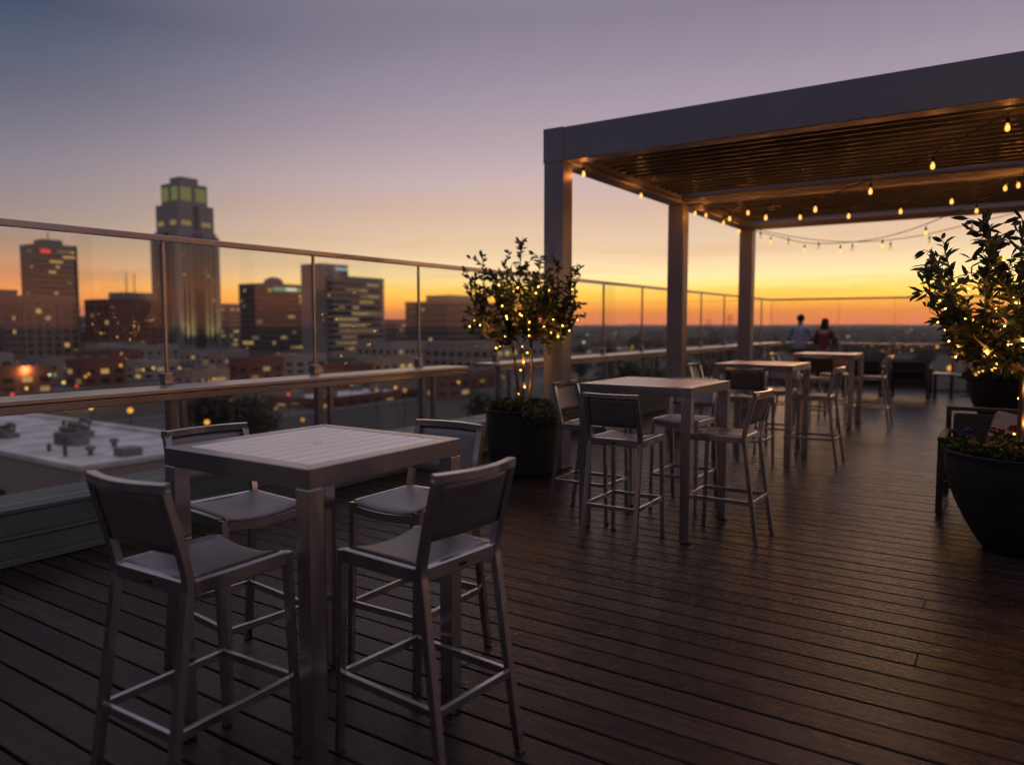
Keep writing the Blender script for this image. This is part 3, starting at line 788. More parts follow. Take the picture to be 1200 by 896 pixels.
# ------------------------------------------------------------------ people at the far rail
def skin(vs, es, rad, sub=2):
    me = bpy.data.meshes.new('tmp'); me.from_pydata([Vector(v) for v in vs], es, [])
    o = bpy.data.objects.new('tmp', me); C.objects.link(o)
    m = o.modifiers.new('s', 'SKIN'); m.use_smooth_shade = True
    if not me.skin_vertices: me.skin_vertices.new()
    for i, r in enumerate(rad):
        d = me.skin_vertices[0].data[i]; d.radius = (r, r) if not isinstance(r, tuple) else r; d.use_root = (i == 0)
    s = o.modifiers.new('d', 'SUBSURF'); s.levels = sub; s.render_levels = sub
    dg = bpy.context.evaluated_depsgraph_get(); dg.update()
    ev = o.evaluated_get(dg); nm = bpy.data.meshes.new_from_object(ev)
    bpy.data.objects.remove(o)
    for p in nm.polygons: p.use_smooth = True
    return nm
def person(label, loc, rz, hgt, shirt, trousers, skinm, hairm, woman):
    t = thing('person', label, 'person', loc, rz)
    k = hgt/1.75; sw = .165 if woman else .195
    hw = .09
    vs = [(0, 0, .93), (0, .015, 1.08), (0, .03, 1.25), (0, .035, 1.42), (0, .06, 1.52), (0, .085, 1.60), (0, .09, 1.68)]
    rad = [(.15, .105), (.135, .10), (.15, .11), (.12, .085), .052, .075, .078]
    es = [(i, i+1) for i in range(6)]
    for s in (-1, 1):
        n = len(vs)
        vs += [(s*hw, 0, .86), (s*(hw+.02), .01, .48), (s*(hw+.03), -.02, .09), (s*(hw+.04), .10, .035)]
        rad += [.085, .056, .038, .036]; es += [(0, n), (n, n+1), (n+1, n+2), (n+2, n+3)]
        n = len(vs)
        vs += [(s*sw, .035, 1.40), (s*(sw+.085), .08, 1.14), (s*.12, .33, 1.105), (s*.05, .40, 1.10)]
        rad += [.055, .044, .032, .03]; es += [(3, n), (n, n+1), (n+1, n+2), (n+2, n+3)]
    vs = [tuple(c*k for c in v) for v in vs]
    # keep forearms at counter height
    def fix(v): return v
    me = skin(vs, es, [tuple(c*k for c in r) if isinstance(r, tuple) else r*k for r in rad]); me.materials.append(skinm); link('body', me, t)
    # shirt
    sv = [(0, .0, .88), (0, .015, 1.06), (0, .03, 1.25), (0, .035, 1.42), (0, .05, 1.475)]; sr = [(.172, .125), (.15, .115), (.168, .126), (.135, .10), .065]
    se = [(i, i+1) for i in range(4)]
    for s in (-1, 1):
        n = len(sv); sv += [(s*sw, .035, 1.405), (s*(sw+.07), .07, 1.19)]; sr += [.068, .058]; se += [(3, n), (n, n+1)]
        sv += [(s*(sw+.083), .085, 1.14), (s*(sw+.0), .2, 1.12)]; sr += [.054, .047]; se += [(n+1, n+2), (n+2, n+3)]
    me = skin([tuple(c*k for c in v) for v in sv], se, [tuple(c*k for c in r) if isinstance(r, tuple) else r*k for r in sr]); me.materials.append(shirt); link('shirt', me, t)
    tv = [(0, 0, .92)]; tr_ = [(.158, .115)]; te = []
    for s in (-1, 1):
        n = len(tv); tv += [(s*hw, 0, .84), (s*(hw+.02), .01, .48), (s*(hw+.03), -.02, .10)]; tr_ += [.098, .07, .055]; te += [(0, n), (n, n+1), (n+1, n+2)]
    me = skin([tuple(c*k for c in v) for v in tv], te, [tuple(c*k for c in r) if isinstance(r, tuple) else r*k for r in tr_]); me.materials.append(trousers); link('trousers', me, t)
    for s in (-1, 1):
        b = MB(); b.box((s*(hw+.035)*k, .045*k, .035*k), (.09*k, .26*k, .07*k), bev=.028*k, seg=2); b.build('shoe', M['black'], t, True)
    # hair
    b = MB(); b.ico((0, .068*k, 1.675*k), .1*k, 3, (.92, 1., .95))
    if woman:
        vv = b.ico((0, .025*k, 1.52*k), .11*k, 3, (1.0, .55, 1.9))
    for v in b.b.verts: v.co += Vector(noise.noise_vector(v.co*14))*.008
    b.build('hair', hairm, t, True)
    # face (turned to the view): nose and ears
    b = MB(); b.ico((0, .178*k, 1.625*k), .018*k, 1, (.8, 1, 1.2)); b.build('nose', skinm, t, True)
    for s in (-1, 1):
        b = MB(); b.ico((s*.082*k, .09*k, 1.63*k), .024*k, 1, (.4, .8, 1.2)); b.build('ear', skinm, t, True)
        b = MB(); b.ico((s*.03*k, .158*k, 1.65*k), .012*k, 1); b.build('eye', M['black'], t, True)
sk = pm('skin', (.36, .21, .15), .5); 
person('man in light blue shirt leaning on the far rail, seen from behind', (-4.50, 19.72, 0), R(3), 1.76, pm('blue_shirt', (.34, .40, .56), .8), pm('dark_trousers', (.015, .016, .022), .8), sk, pm('dark_hair', (.02, .014, .01), .5), False)
person('woman with long dark hair and dark red top leaning on the far rail', (-3.93, 19.74, 0), R(-2), 1.66, pm('red_top', (.16, .05, .045), .8), pm('dark_jeans', (.015, .014, .018), .8), sk, pm('brown_hair', (.022, .012, .008), .45), True)

# ------------------------------------------------------------------ the city
W = {}
W['brown'] = pm('wall_brown', (.36, .245, .20), .8, 0, .1, .15)
W['dark'] = pm('wall_dark', (.17, .158, .16), .7, 0, .1, .15)
W['brick'] = pm('wall_brick', (.24, .095, .072), .85, 0, .15, .2)
W['pale'] = pm('wall_pale', (.50, .43, .38), .8, 0, .08, .1)
W['tower'] = pm('wall_tower', (.33, .315, .31), .6, 0, .08, .05)
W['grey'] = pm('wall_grey', (.36, .31, .29), .75, 0, .1, .1)
W['roof'] = pm('roof_white', (.74, .71, .72), .8, 0, .3, .35)
W['roofgrey'] = pm('roof_grey', (.16, .15, .15), .85, 0, .2, .12)
W['win'] = pm('window_glass', (.018, .018, .022), .12, 0, .3, .2, spec=.8)
W['mull'] = pm('mullion', (.10, .09, .085), .6)
W['metal'] = pm('unit_metal', (.22, .22, .23), .6, .3, .2, 1.)
LW = [emit('lit_window_amber', (1, .58, .18), .55), emit('lit_window_warm', (1, .66, .28), .32), emit('lit_window_dim', (1, .58, .24), .19)]
CROWN = emit('crown_glow', (.76, .78, .28), .17)  # emission standing in for floodlight on the crown walls
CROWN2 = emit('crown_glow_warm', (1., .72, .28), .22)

def bcentre(pxl, pxr, D, ratio):
    pc = (pxl+pxr)/2; x, y = bearing(pc, D); bg_ = YAW+math.atan((600-pc)/886)
    app = (pxr-pxl)/886*D
    dy = app/(math.sin(bg_)+ratio*abs(math.cos(bg_)))
    return x, y, dy*ratio, dy
def top_z(ytop, D): return EYE+(380-ytop)/886*D

def building(label, pxl, pxr, ytop, D, ratio, mat, floors, style='band', lit=.15, seed=0, name='office_building', base_floor=1, bandh=.5, litm=0, roof='roofgrey', zb=None, cap=90):
    random.seed(seed+100)
    x, y, dx, dy = bcentre(pxl, pxr, D, ratio); z1 = top_z(ytop, D)
    t = thing(name, label, 'building', (x, y, ZG))
    Hh = z1-ZG
    b = MB(); b.b2((-dx/2, -dy/2, 0), (dx/2, dy/2, Hh)); b.build('wall', W[mat], t)
    b = MB(); pw = .5
    b.b2((-dx/2-.08, -dy/2-.08, Hh+.01), (dx/2+.08, -dy/2+pw, Hh+.9)); b.b2((-dx/2-.08, dy/2-pw, Hh+.01), (dx/2+.08, dy/2+.08, Hh+.9))
    b.b2((-dx/2-.08, -dy/2+pw+.01, Hh+.01), (-dx/2+pw, dy/2-pw-.01, Hh+.9)); b.b2((dx/2-pw, -dy/2+pw+.01, Hh+.01), (dx/2+.08, dy/2-pw-.01, Hh+.9))
    b.build('roof_edge', W[mat], t)
    b = MB(); b.b2((-dx/2+pw+.02, -dy/2+pw+.02, Hh+.012), (dx/2-pw-.02, dy/2-pw-.02, Hh+.1)); b.build('roof', W[roof], t)
    fh = Hh/(floors+.6); nwin = 0
    for f in range(base_floor, floors):
        za = fh*(f+.35); zc = za+fh*bandh
        if style == 'band':
            b = MB(); e = .06
            b.b2((-dx/2+.8, -dy/2-e, za), (dx/2+e, -dy/2-.002, zc)); b.b2((dx/2+.002, -dy/2+.003, za), (dx/2+e, dy/2-.8, zc))
            o = b.build('window_band', W['win'], t)
            b = MB(); q = -dy/2+1.6
            while q < dy/2-1.2: b.b2((dx/2+e+.002, q-.09, za), (dx/2+e+.1, q+.09, zc)); q += 2.4
            q = -dx/2+1.6
            while q < dx/2-.8: b.b2((q-.09, -dy/2-e-.1, za), (q+.09, -dy/2-e-.002, zc)); q += 2.4
            b.build('mullion', W['mull'], o)
            for _ in range(3):
                if random.random() < lit:
                    l = random.choice((2, 2, 4, 4.6, 7))*(1+1.2*litm); q = random.uniform(-dy/2+1, max(-dy/2+1.1, dy/2-l-1))
                    b = MB(); b.b2((dx/2+e+.003, q, za+.1), (dx/2+e+.05, min(q+l, dy/2-.9), zc-.1)); b.build('lit_window', LW[min(2, litm+random.choice((0, 0, 1, 2)))], t)
                if random.random() < lit*.6:
                    l = random.choice((2, 4)); q = random.uniform(-dx/2+1, max(-dx/2+1.1, dx/2-l-1))
                    b = MB(); b.b2((q, -dy/2-e-.05, za+.1), (min(q+l, dx/2-.5), -dy/2-e-.003, zc-.1)); b.build('lit_window', LW[min(2, litm+random.choice((0, 1, 2)))], t)
        else:
            for face in (0, 1):
                span = dy if face == 0 else dx
                n = max(2, min(9, int(span/3.6))); st = span/n
                for i in range(n):
                    if nwin >= cap: break
                    q = -span/2+st*(i+.5); hw = st*.28
                    b = MB()
                    if face == 0: b.b2((dx/2+.003, q-hw, za), (dx/2+.05, q+hw, zc))
                    else: b.b2((q-hw, -dy/2-.05, za), (q+hw, -dy/2-.003, zc))
                    lt = random.random() < lit
                    o = b.build('lit_window' if lt else 'window', LW[random.choice((0, 1, 2))] if lt else W['win'], t); nwin += 1
    return t, dx, dy, Hh
def addbox(t, nm, lo, hi, mat): b = MB(); b.b2(lo, hi); return b.build(nm, mat, t)

# --- the tall lit tower
D = 420; x, y, dx, dy = bcentre(189, 255, D, .95)
t = thing('skyscraper', 'tall stepped skyscraper with a green lit crown and glowing base', 'skyscraper', (x, y, ZG))
zz = lambda py: top_z(py, D)-ZG
tiers = [(1., 0, zz(275)), (.93, zz(275)+.01, zz(245)), (.74, zz(245)+.01, zz(221)), (.45, zz(221)+.01, zz(213))]
for s, za, zc in tiers: addbox(t, 'wall', (-dx/2*s, -dy/2*s, za), (dx/2*s, dy/2*s, zc), W['tower'])
H0, H1, H2 = zz(275), zz(245), zz(221)
for s in (-1, 1):
    for q in (-1, 1):
        addbox(t, 'corner_pier', (s*dx*.5-1.6, q*dy*.5-1.6, 0), (s*dx*.5+1.0, q*dy*.5+1.0, H0-2), W['tower'])
addbox(t, 'glass_strip', (dx/2+.01, -dy*.12, 4), (dx/2+.4, dy*.12, H0-1), W['win'])
addbox(t, 'glass_strip', (-dx*.12, -dy/2-.4, 4), (dx*.12, -dy/2-.01, H0-1), W['win'])
addbox(t, 'glass_strip', (dx/2*.93+.01, -dy*.06, H0+1), (dx/2*.93+.3, dy*.06, H1-.5), W['win'])
random.seed(5)
nf = 30
for a0, a1 in ((-.42, -.34), (-.30, -.22), (-.18, -.14), (.14, .18), (.22, .30), (.34, .42)):
    addbox(t, 'window_strip', (dx/2+.01, a0*dy, 6), (dx/2+.06, a1*dy, H0-3), W['win'])
    addbox(t, 'window_strip', (a0*dx, -dy/2-.06, 6), (a1*dx, -dy/2-.01, H0-3), W['win'])
    for f in range(4, nf):
        za = H0*(f+.2)/nf; zc = za+H0/nf*.5
        if random.random() < (.35 if f in (19, 24, 27) else .05): addbox(t, 'lit_window', (dx/2+.065, a0*dy+.2, za), (dx/2+.1, a1*dy-.2, zc), LW[random.choice((1, 2))])
        if random.random() < .05: addbox(t, 'lit_window', (a0*dx+.2, -dy/2-.1, za), (a1*dx-.2, -dy/2-.065, zc), LW[2])
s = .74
for a0, a1 in ((-.33, -.06), (.06, .33)):  # added glowing panels imitate the floodlit crown
    addbox(t, 'painted_crown_light', (dx/2*s+.01, a0*dy, H1+2.2), (dx/2*s+.15, a1*dy, H2-2), CROWN)
    addbox(t, 'painted_crown_light', (a0*dx, -dy/2*s-.15, H1+2.2), (a1*dx, -dy/2*s-.01, H2-2), CROWN)
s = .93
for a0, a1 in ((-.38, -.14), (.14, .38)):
    addbox(t, 'painted_crown_light', (dx/2*s+.01, a0*dy, H0+3), (dx/2*s+.15, a1*dy, H0+5.5), CROWN2)
    addbox(t, 'painted_crown_light', (a0*dx, -dy/2*s-.15, H0+3), (a1*dx, -dy/2*s-.01, H0+5.5), CROWN2)
for py in (312, 322, 340): pass
# real uplights at its foot
for (ox, oy, c, e) in ((dx/2+7, -dy*.34, (.75, .85, .2), 9000), (dx/2+7, dy*.32, (.8, .85, .25), 8000), (-dx*.1, -dy/2-7, (.75, .85, .2), 8000)):
    ld = bpy.data.lights.new('uplight', 'SPOT'); ld.energy = e*1.5; ld.color = (1, .80, .26); ld.spot_size = R(75); ld.spot_blend = 1; ld.shadow_soft_size = .6
    lo = bpy.data.objects.new('uplight', ld); C.objects.link(lo); lo.location = (x+ox, y+oy, ZG+5)
    tgt = Vector((x+ox*.55, y+oy*.55, ZG+24)); dv = tgt-lo.location; lo.rotation_euler = dv.to_track_quat('-Z', 'Y').to_euler()

t, dx, dy, Hh = building('tall dark tower block with a red lamp at its roof corner', 34, 91, 291, 440, 1.0, 'dark', 20, lit=.16, seed=2, name='tower_block')
addbox(t, 'penthouse', (-dx*.25, -dy*.25, Hh+.11), (dx*.25, dy*.25, Hh+4), W['dark'])
MB().tube([(0, 0, Hh+4), (0, 0, Hh+9)], .3, 5).build('antenna', W['mull'], t)
b = MB(); b.b2((dx/2+.02, -dy*.44, Hh-4.4), (dx/2+.5, -dy*.2, Hh-2.2)); b.build('red_sign_lamp', emit('red_lamp', (1, .06, .05), .8), t)
building('brown block with rows of small windows at the left edge of the skyline', 13, 88, 350, 330, .9, 'brown', 9, 'win', .08, 3, name='brick_block', bandh=.6)
building('dark narrow block cut by the left edge of the picture', -70, 15, 342, 345, 1., 'dark', 9, 'win', .1, 4, name='brick_block')
t, dx, dy, Hh = building('red brown brick building with a rooftop penthouse and two masts, beside the skyscraper', 107, 189, 354, 345, .8, 'brick', 8, 'win', .05, 5, name='brick_block')
addbox(t, 'penthouse', (-dx*.3, -dy*.15, Hh+.11), (dx*.3, dy*.4, Hh+4.2), W['grey'])
for q in (.05, .2): MB().tube([(0, dy*q, Hh+4.2), (0, dy*q, Hh+13)], .22, 5).build('antenna', W['mull'], t)
building('small grey block with one lit row, right of the skyscraper', 256, 285, 358, 470, 1., 'grey', 10, lit=.3, seed=6)
building('far pale block between the brown block and the brick building', 86, 110, 372, 480, 1., 'grey', 8, lit=.1, seed=61)
t, dx, dy, Hh = building('mid height office block with a glowing green and white roof sign', 284, 361, 336, 400, .7, 'dark', 13, lit=.3, seed=7, bandh=.62)
b = MB(); b.b2((dx/2+.02, -dy*.30, Hh-2.8), (dx/2+.3, dy*.42, Hh-.9)); b.build('roof_sign', emit('green_sign', (.25, .75, .42), .35), t)
b = MB(); b.b2((dx/2+.31, -dy*.02, Hh-2.6), (dx/2+.5, dy*.22, Hh-1.)); b.build('roof_sign_panel', emit('white_sign', (1, .86, .7), .75), t)
b = MB(); b.lathe([(5, Hh+.12), (5, Hh+2), (4.2, Hh+3.6), (2.2, Hh+4.6), (.1, Hh+5)], seg=20); b.build('roof_dome', pm('dome_blue', (.10, .11, .25), .5), t, True)
t, dx, dy, Hh = building('wide pale office block with ribbon windows in the middle of the skyline', 357, 451, 328, 385, .62, 'pale', 13, lit=.75, seed=8, bandh=.52, litm=1)
z3 = top_z(313, 385)-ZG
addbox(t, 'stair_tower', (-dx*.35, -dy*.5-3, 0), (dx*.35, -dy*.5+dy*.38, z3), W['grey'])
b = MB(); b.b2((dx*.35+.02, -dy*.36, z3-3), (dx*.35+.3, -dy*.13, z3-1.3)); b.build('roof_sign', emit('pale_sign', (.8, .9, 1), .35), t)
t, dx, dy, Hh = building('dark wide block left of the small potted tree', 478, 600, 357, 370, .5, 'dark', 9, lit=.12, seed=9, bandh=.45)
addbox(t, 'penthouse', (-dx*.3, -dy*.32, Hh+.11), (dx*.3, dy*.2, Hh+4), W['grey'])
building('lower lit block between the wide office block and the dark block', 448, 484, 376, 420, .8, 'grey', 7, lit=.3, seed=10)

def lowrise(label, pxl, pxr, ytop, D, ratio, mat, roof='roofgrey', group=None, seed=0, units=2, floors=2, lit=.15, name='low_building'):
    random.seed(seed+900)
    t, dx, dy, Hh = building(label, pxl, pxr, ytop, D, ratio, mat, floors, 'win', lit, seed, name, base_floor=0, roof=roof, cap=40)
    if group: t['group'] = group
    for _ in range(units):
        ux, uy = random.uniform(-.35, .35)*dx, random.uniform(-.35, .35)*dy
        addbox(t, 'roof_unit', (ux-1.2, uy-1, Hh+.12), (ux+1.2, uy+1, Hh+1.6), W['metal'])
    return t, dx, dy, Hh
lowrise('long pale low-rise behind the lower left rooftops', 108, 206, 406, 330, .6, 'pale', 'roof', seed=1)
lowrise('low beige block at the foot of the skyscraper', 214, 284, 412, 320, .7, 'pale', seed=2)
lowrise('low red brick block below the brick building', 92, 163, 413, 285, .7, 'brick', seed=3, floors=3)
lowrise('grey low block below the brown block at far left', -20, 90, 428, 300, .7, 'grey', seed=4, floors=3)
lowrise('dark low block in front of the glowing sign office block', 258, 345, 424, 320, .7, 'brick', seed=5)
lowrise('pale low block below the wide office block', 420, 520, 402, 330, .6, 'pale', seed=6)
lowrise('wide low block behind the left potted tree', 500, 640, 402, 300, .6, 'grey', seed=7)
lowrise('flat roofed brick building behind the nearest table', 312, 492, 463, 165, .55, 'brick', 'roof', seed=8, units=4)
lowrise('dark low brick building at the left under the counter', -10, 60, 446, 260, .7, 'brick', seed=9)
lowrise('low brick building beyond the drink counter end', 500, 590, 440, 200, .6, 'brick', 'roofgrey', seed=10)
lowrise('low warehouse seen under the second stretch of counter', 690, 800, 408, 420, .5, 'grey', 'roof', seed=11)
for k, (px, D, wd, h, m) in enumerate(((20, 178, 70, 6, 'brick'), (112, 205, 62, 6.5, 'brick'), (178, 230, 56, 5, 'pale'), (236, 190, 60, 4.5, 'grey'), (62, 232, 50, 5.5, 'grey'), (300, 222, 62, 6, 'brick'), (352, 250, 60, 6, 'pale'), (408, 205, 58, 5, 'brick'), (452, 240, 66, 5.5, 'grey'), (-20, 240, 60, 6.5, 'pale'), (525, 172, 54, 5, 'brick'), (140, 262, 44, 7, 'brick'), (268, 262, 44, 6.5, 'grey'))):
    lowrise('modest low block of shops among the blurred streets below', px-wd/2, px+wd/2, 380+(16.5-h)/D*886, D, .75, m, 'roof' if k % 3 == 0 else 'roofgrey', 'shop blocks in the blurred streets', 200+k, 2, 2, .28)
random.seed(31)
for k in range(16):
    px = random.uniform(-60, 620); D = random.uniform(210, 560); wd = random.uniform(30, 80)*300/D
    if D < 340 and any(a < px+wd/2+10 and px-wd/2-10 < c for a, c in ((100, 300), (300, 500), (-20, 170), (480, 640))) and D < 300: D += 200
    lowrise('plain low block among the blurred rooftops of the city', px-wd/2, px+wd/2, 380+(13.5-random.uniform(4, 8))/D*886, D, .8, random.choice(('brick', 'grey', 'pale', 'dark')), random.choice(('roof', 'roofgrey')), 'low blocks in the blurred city', 40+k, 1, 2)
for k in range(18):
    px = random.uniform(660, 1200); D = random.uniform(450, 1400); wd = random.uniform(30, 90)*500/D
    lowrise('low shed among the dark trees of the far plain', px-wd/2, px+wd/2, 380+(13.5-random.uniform(4, 7))/D*886, D, .8, random.choice(('grey', 'pale')), random.choice(('roof', 'roofgrey')), 'sheds on the far plain', 70+k, 0, 1, .4, 'shed')

# --- white roofed neighbour on the left, below the railing
t = thing('flat_roof_building', 'white flat-roofed building with rooftop machinery, just below the railing on the left', 'building', (0, 0, 0))
addbox(t, 'wall', (-96, 25, ZG), (-50.5, 37.6, -8.05), W['grey'])
addbox(t, 'roof', (-95.4, 25.6, -8.04), (-51.1, 37.0, -8.0), W['roof'])
b = MB(); b.b2((-96.1, 24.9, -8.04), (-50.4, 25.55, -7.7)); b.b2((-96.1, 37.05, -8.04), (-50.4, 37.7, -7.7)); b.b2((-51.05, 25.56, -8.04), (-50.4, 37.04, -7.7)); b.b2((-96.1, 25.56, -8.04), (-95.45, 37.04, -7.7)); b.build('roof_edge', W['roof'], t)
b = MB(); b.b2((-65.1, 24.8, ZG), (-64.7, 24.99, -8.06)); b.build('downpipe', W['mull'], t)
for k in range(5): addbox(t, 'window', (-88+k*8, 24.93, -12.6), (-85.4+k*8, 24.997, -10.6), W['win'])
addbox(t, 'door', (-58.4, 24.93, ZG+.1), (-57, 24.997, ZG+2.4), W['win'])
for k in range(11): addbox(t, 'membrane_seam', (-91.6+k*3.9, 25.7, -7.999), (-91.45+k*3.9, 36.9, -7.985), W['metal'])
for x, y, h in ((-57, 27.2, .9), (-60.2, 27.6, .6), (-55, 35.3, 1.1), (-72.3, 34.5, .8)): MB().tube([(x, y, -8), (x, y, -8+h)], .14, 8).build('vent_pipe', W['mull'], t)
addbox(t, 'roof_hatch', (-54.2, 29.2, -7.99), (-52.8, 30.6, -7.4), W['metal'])
def unit(label, x, y, sx, sy, sz, z=-8.0):
    t = thing('rooftop_unit', label, 'ventilation unit', (x, y, z), R(8), 'machinery on the white roof')
    b = MB(); b.box((0, 0, sz/2+.001), (sx, sy, sz), bev=.05); b.build('housing', W['metal'], t)
    b = MB(); b.b2((-sx*.42, -sy/2-.06, sz*.15), (sx*.42, -sy/2-.002, sz*.8)); b.build('grille', W['mull'], t)
    b = MB(); b.b2((sx/2+.002, -sy*.4, .001), (sx/2+.7, sy*.4, sz*.6)); b.build('duct_box', W['metal'], t)
    b = MB(); b.lathe([(.01, sz+.003), (min(sx, sy)*.36, sz+.003), (min(sx, sy)*.36, sz+.3), (.01, sz+.3)], seg=20); b.build('fan_cowl', W['mull'], t)
    b = MB(); b.tube(spline([(sx*.2, sy*.2, sz*.9), (sx*.2, sy*.2, sz*1.5), (sx*.55, sy*.2, sz*1.6), (sx*.8, sy*.2, sz*1.35)], 4), .2, 8); b.build('duct', W['metal'], t, True)
unit('largest grey air unit with a bent duct in the middle of the white roof', -62.5, 30.2, 1.9, 1.4, 1.0)
unit('second air unit on the white roof, behind the largest one', -66.5, 32.6, 2.0, 1.5, .9)
unit('low air unit near the left edge of the white roof', -71, 29.0, 1.4, 1.2, .7)
for k, (x, y) in enumerate(((-56, 28.5), (-58.3, 31.5), (-54, 33.5))):
    t = thing('roof_vent', 'small low vent hood on the white roof', 'vent', (x, y, -8.0), 0, 'vent hoods on the white roof')
    b = MB(); b.lathe([(.2, 0), (.2, .4), (.38, .42), (.36, .6), (.02, .72)], seg=14); b.build('hood', W['metal'], t)

# --- street trees
random.seed(77)
def tree_proto(seed, h, r, n):
    random.seed(seed)
    t = thing('city_tree', '', 'tree')
    tr = MB(); tr.tube([(0, 0, 0), (.1, 0, h*.35), (0, .1, h*.75)], [.28, .2, .06], 6)
    for k in range(6):
        a = k*1.1; tr.tube([(0, 0, h*.35), (r*.6*math.cos(a), r*.6*math.sin(a), h*.65)], [.12, .03], 5)
    tr.build('trunk', M['bark'], t)
    b = MB(); cl = [Vector((random.gauss(0, r*.42), random.gauss(0, r*.42), h*.62+random.gauss(0, h*.15))) for _ in range(16)]
    for c in cl:
        for _ in range(n//16):
            p = c+Vector((random.gauss(0, 1), random.gauss(0, 1), random.gauss(0, .8)))*r*.24
            b.leaf(p, Vector((random.gauss(0, 1), random.gauss(0, 1), random.gauss(0, .6))), .75, .55)
    b.build('crown', M['leaf_city'], t)
    return t
M['leaf_city'] = leafmat('leaf_city', (.032, .045, .020))
TP = [tree_proto(1, 8, 3.4, 900), tree_proto(2, 10, 3.8, 1100), tree_proto(3, 6.5, 3.0, 700)]
first = set()
def ctree(px, D, k, label='dark leafy tree among the blurred streets', group='trees in the city streets', sc=1.):
    x, y = bearing(px, D)
    o = TP[k]
    if k in first: o = dup(o, (x, y, ZG))
    first.add(k); o.location = (x, y, ZG); o.rotation_euler = (0, 0, random.uniform(0, 6)); o.scale = (sc,)*3
    tag(o, label, 'tree', group)
random.seed(78)
for _ in range(15):
    px = random.choice((random.uniform(215, 335), random.uniform(215, 335), random.uniform(520, 600))); D = random.uniform(100, 120)
    ctree(px, D, random.randrange(3), sc=random.uniform(.55, .8))
for _ in range(40):
    ctree(random.uniform(640, 1220), random.uniform(120, 420), random.randrange(3), 'dark tree on the plain beyond the far railing', 'trees on the near plain', random.uniform(.8, 1.3))

# --- far woodland: one mass out to the horizon
import array
def woods():
    random.seed(99)
    bmt = bmesh.new(); bmesh.ops.create_icosphere(bmt, subdivisions=1, radius=1)
    bv = [v.co.copy() for v in bmt.verts]; bf = [[v.index for v in f.verts] for f in bmt.faces]; bmt.free()
    vs = []; fs = []
    for _ in range(5200):
        D = 430*math.exp(random.random()*2.2)
        px = random.uniform(-900, 1900) if D < 1500 else random.uniform(-700, 1700)
        if px < 620 and D < 620: continue
        x, y = bearing(px, D)
        r = random.uniform(4, 8)*(1+D/2600); h = random.uniform(5, 9)*(1+D/9000)
        if noise.noise(Vector((x, y, 0))*.004) < -.22 and D < 2500: continue
        n0 = len(vs)
        for c in bv:
            j = random.uniform(.8, 1.2); vs.append((x+c.x*r*j, y+c.y*r*j, ZG+h*.45+c.z*h*.62*j))
        fs += [[i+n0 for i in f] for f in bf]
    me = bpy.data.meshes.new('woodland'); me.from_pydata(vs, [], fs)
    me.materials.append(pm('woods', (.105, .092, .072), .9, 0, .4, .01, 0))
    return link('woodland', me)
tag(woods(), kind='stuff')
b = MB(); random.seed(4)
pr = None
for k in range(141):
    a = YAW+R(70)-R(k); d = 3900
    c = Vector((-math.sin(a)*d, math.cos(a)*d, 0)); hh = 8+13*(noise.noise(Vector((k*.09, 3, 0)))+.5)
    v0 = b.b.verts.new((c.x, c.y, ZG-2)); v1 = b.b.verts.new((c.x*1.06, c.y*1.06, ZG+max(6, hh+noise.noise(Vector((k*.7, 1, 0)))*5))); v2 = b.b.verts.new((c.x*1.2, c.y*1.2, ZG-2))
    if pr: b.b.faces.new((pr[0], v0, v1, pr[1])); b.b.faces.new((pr[1], v1, v2, pr[2]))
    pr = (v0, v1, v2)
tag(b.build('hills', pm('far_hills', (.10, .085, .08), .95, 0, .2, .002)), kind='structure')

# --- street lamps
LC = {'red': emit('lamp_red', (1, .10, .05), .9), 'green': emit('lamp_green', (.25, 1, .45), .7), 'amber': emit('lamp_amber', (1, .42, .07), 1.25), 'yellow': emit('lamp_yellow', (1, .58, .13), 1.5), 'white': emit('lamp_white', (.85, 1, .70), 1.1), 'teal': emit('lamp_teal', (.35, .95, .75), 1.2), 'dim': emit('lamp_dim', (1, .45, .10), .5)}
lamps = {}
def lamp_proto(c):
    t = thing('street_lamp', '', 'street lamp')
    MB().tube([(0, 0, 0), (0, 0, 6.4)], [.12, .07], 6).build('pole', W['mull'], t)
    b = MB(); b.ico((0, 0, 6.75), .46, 2); b.build('lamp_globe', LC[c], t, True)
    return t
def lamp(px, py, D, c, sc=1., grp=None, lab=None):
    z = EYE-(py-380)/886*D          # height of the globe
    x, y = bearing(px, D)
    if c not in lamps: lamps[c] = lamp_proto(c); o = lamps[c]
    else: o = dup(lamps[c], (0, 0, 0))
    o.scale = (sc, sc, sc)
    o.location = (x, y, z-6.75*sc); o.rotation_euler = (0, 0, 0)
    if 'group' in o: del o['group']
    tag(o, lab or {'red': 'red', 'green': 'green', 'amber': 'orange', 'dim': 'dim orange', 'yellow': 'yellow', 'white': 'greenish white', 'teal': 'teal'}[c]+' globe street lamp among the blurred streets of the city', 'street lamp', grp or {'red': 'red', 'green': 'green', 'amber': 'orange', 'dim': 'dim orange', 'yellow': 'yellow', 'white': 'greenish white', 'teal': 'teal'}[c]+' street lamps in the city')
def gl(px, py, c, sc=None):
    sc = sc or random.choice((.62, .7, .8))
    """street lamp standing on the ground: distance from the height its globe has above the street"""
    D = (EYE-(ZG+6.75*sc))*886/(py-380); lamp(px, py, D, c, sc)
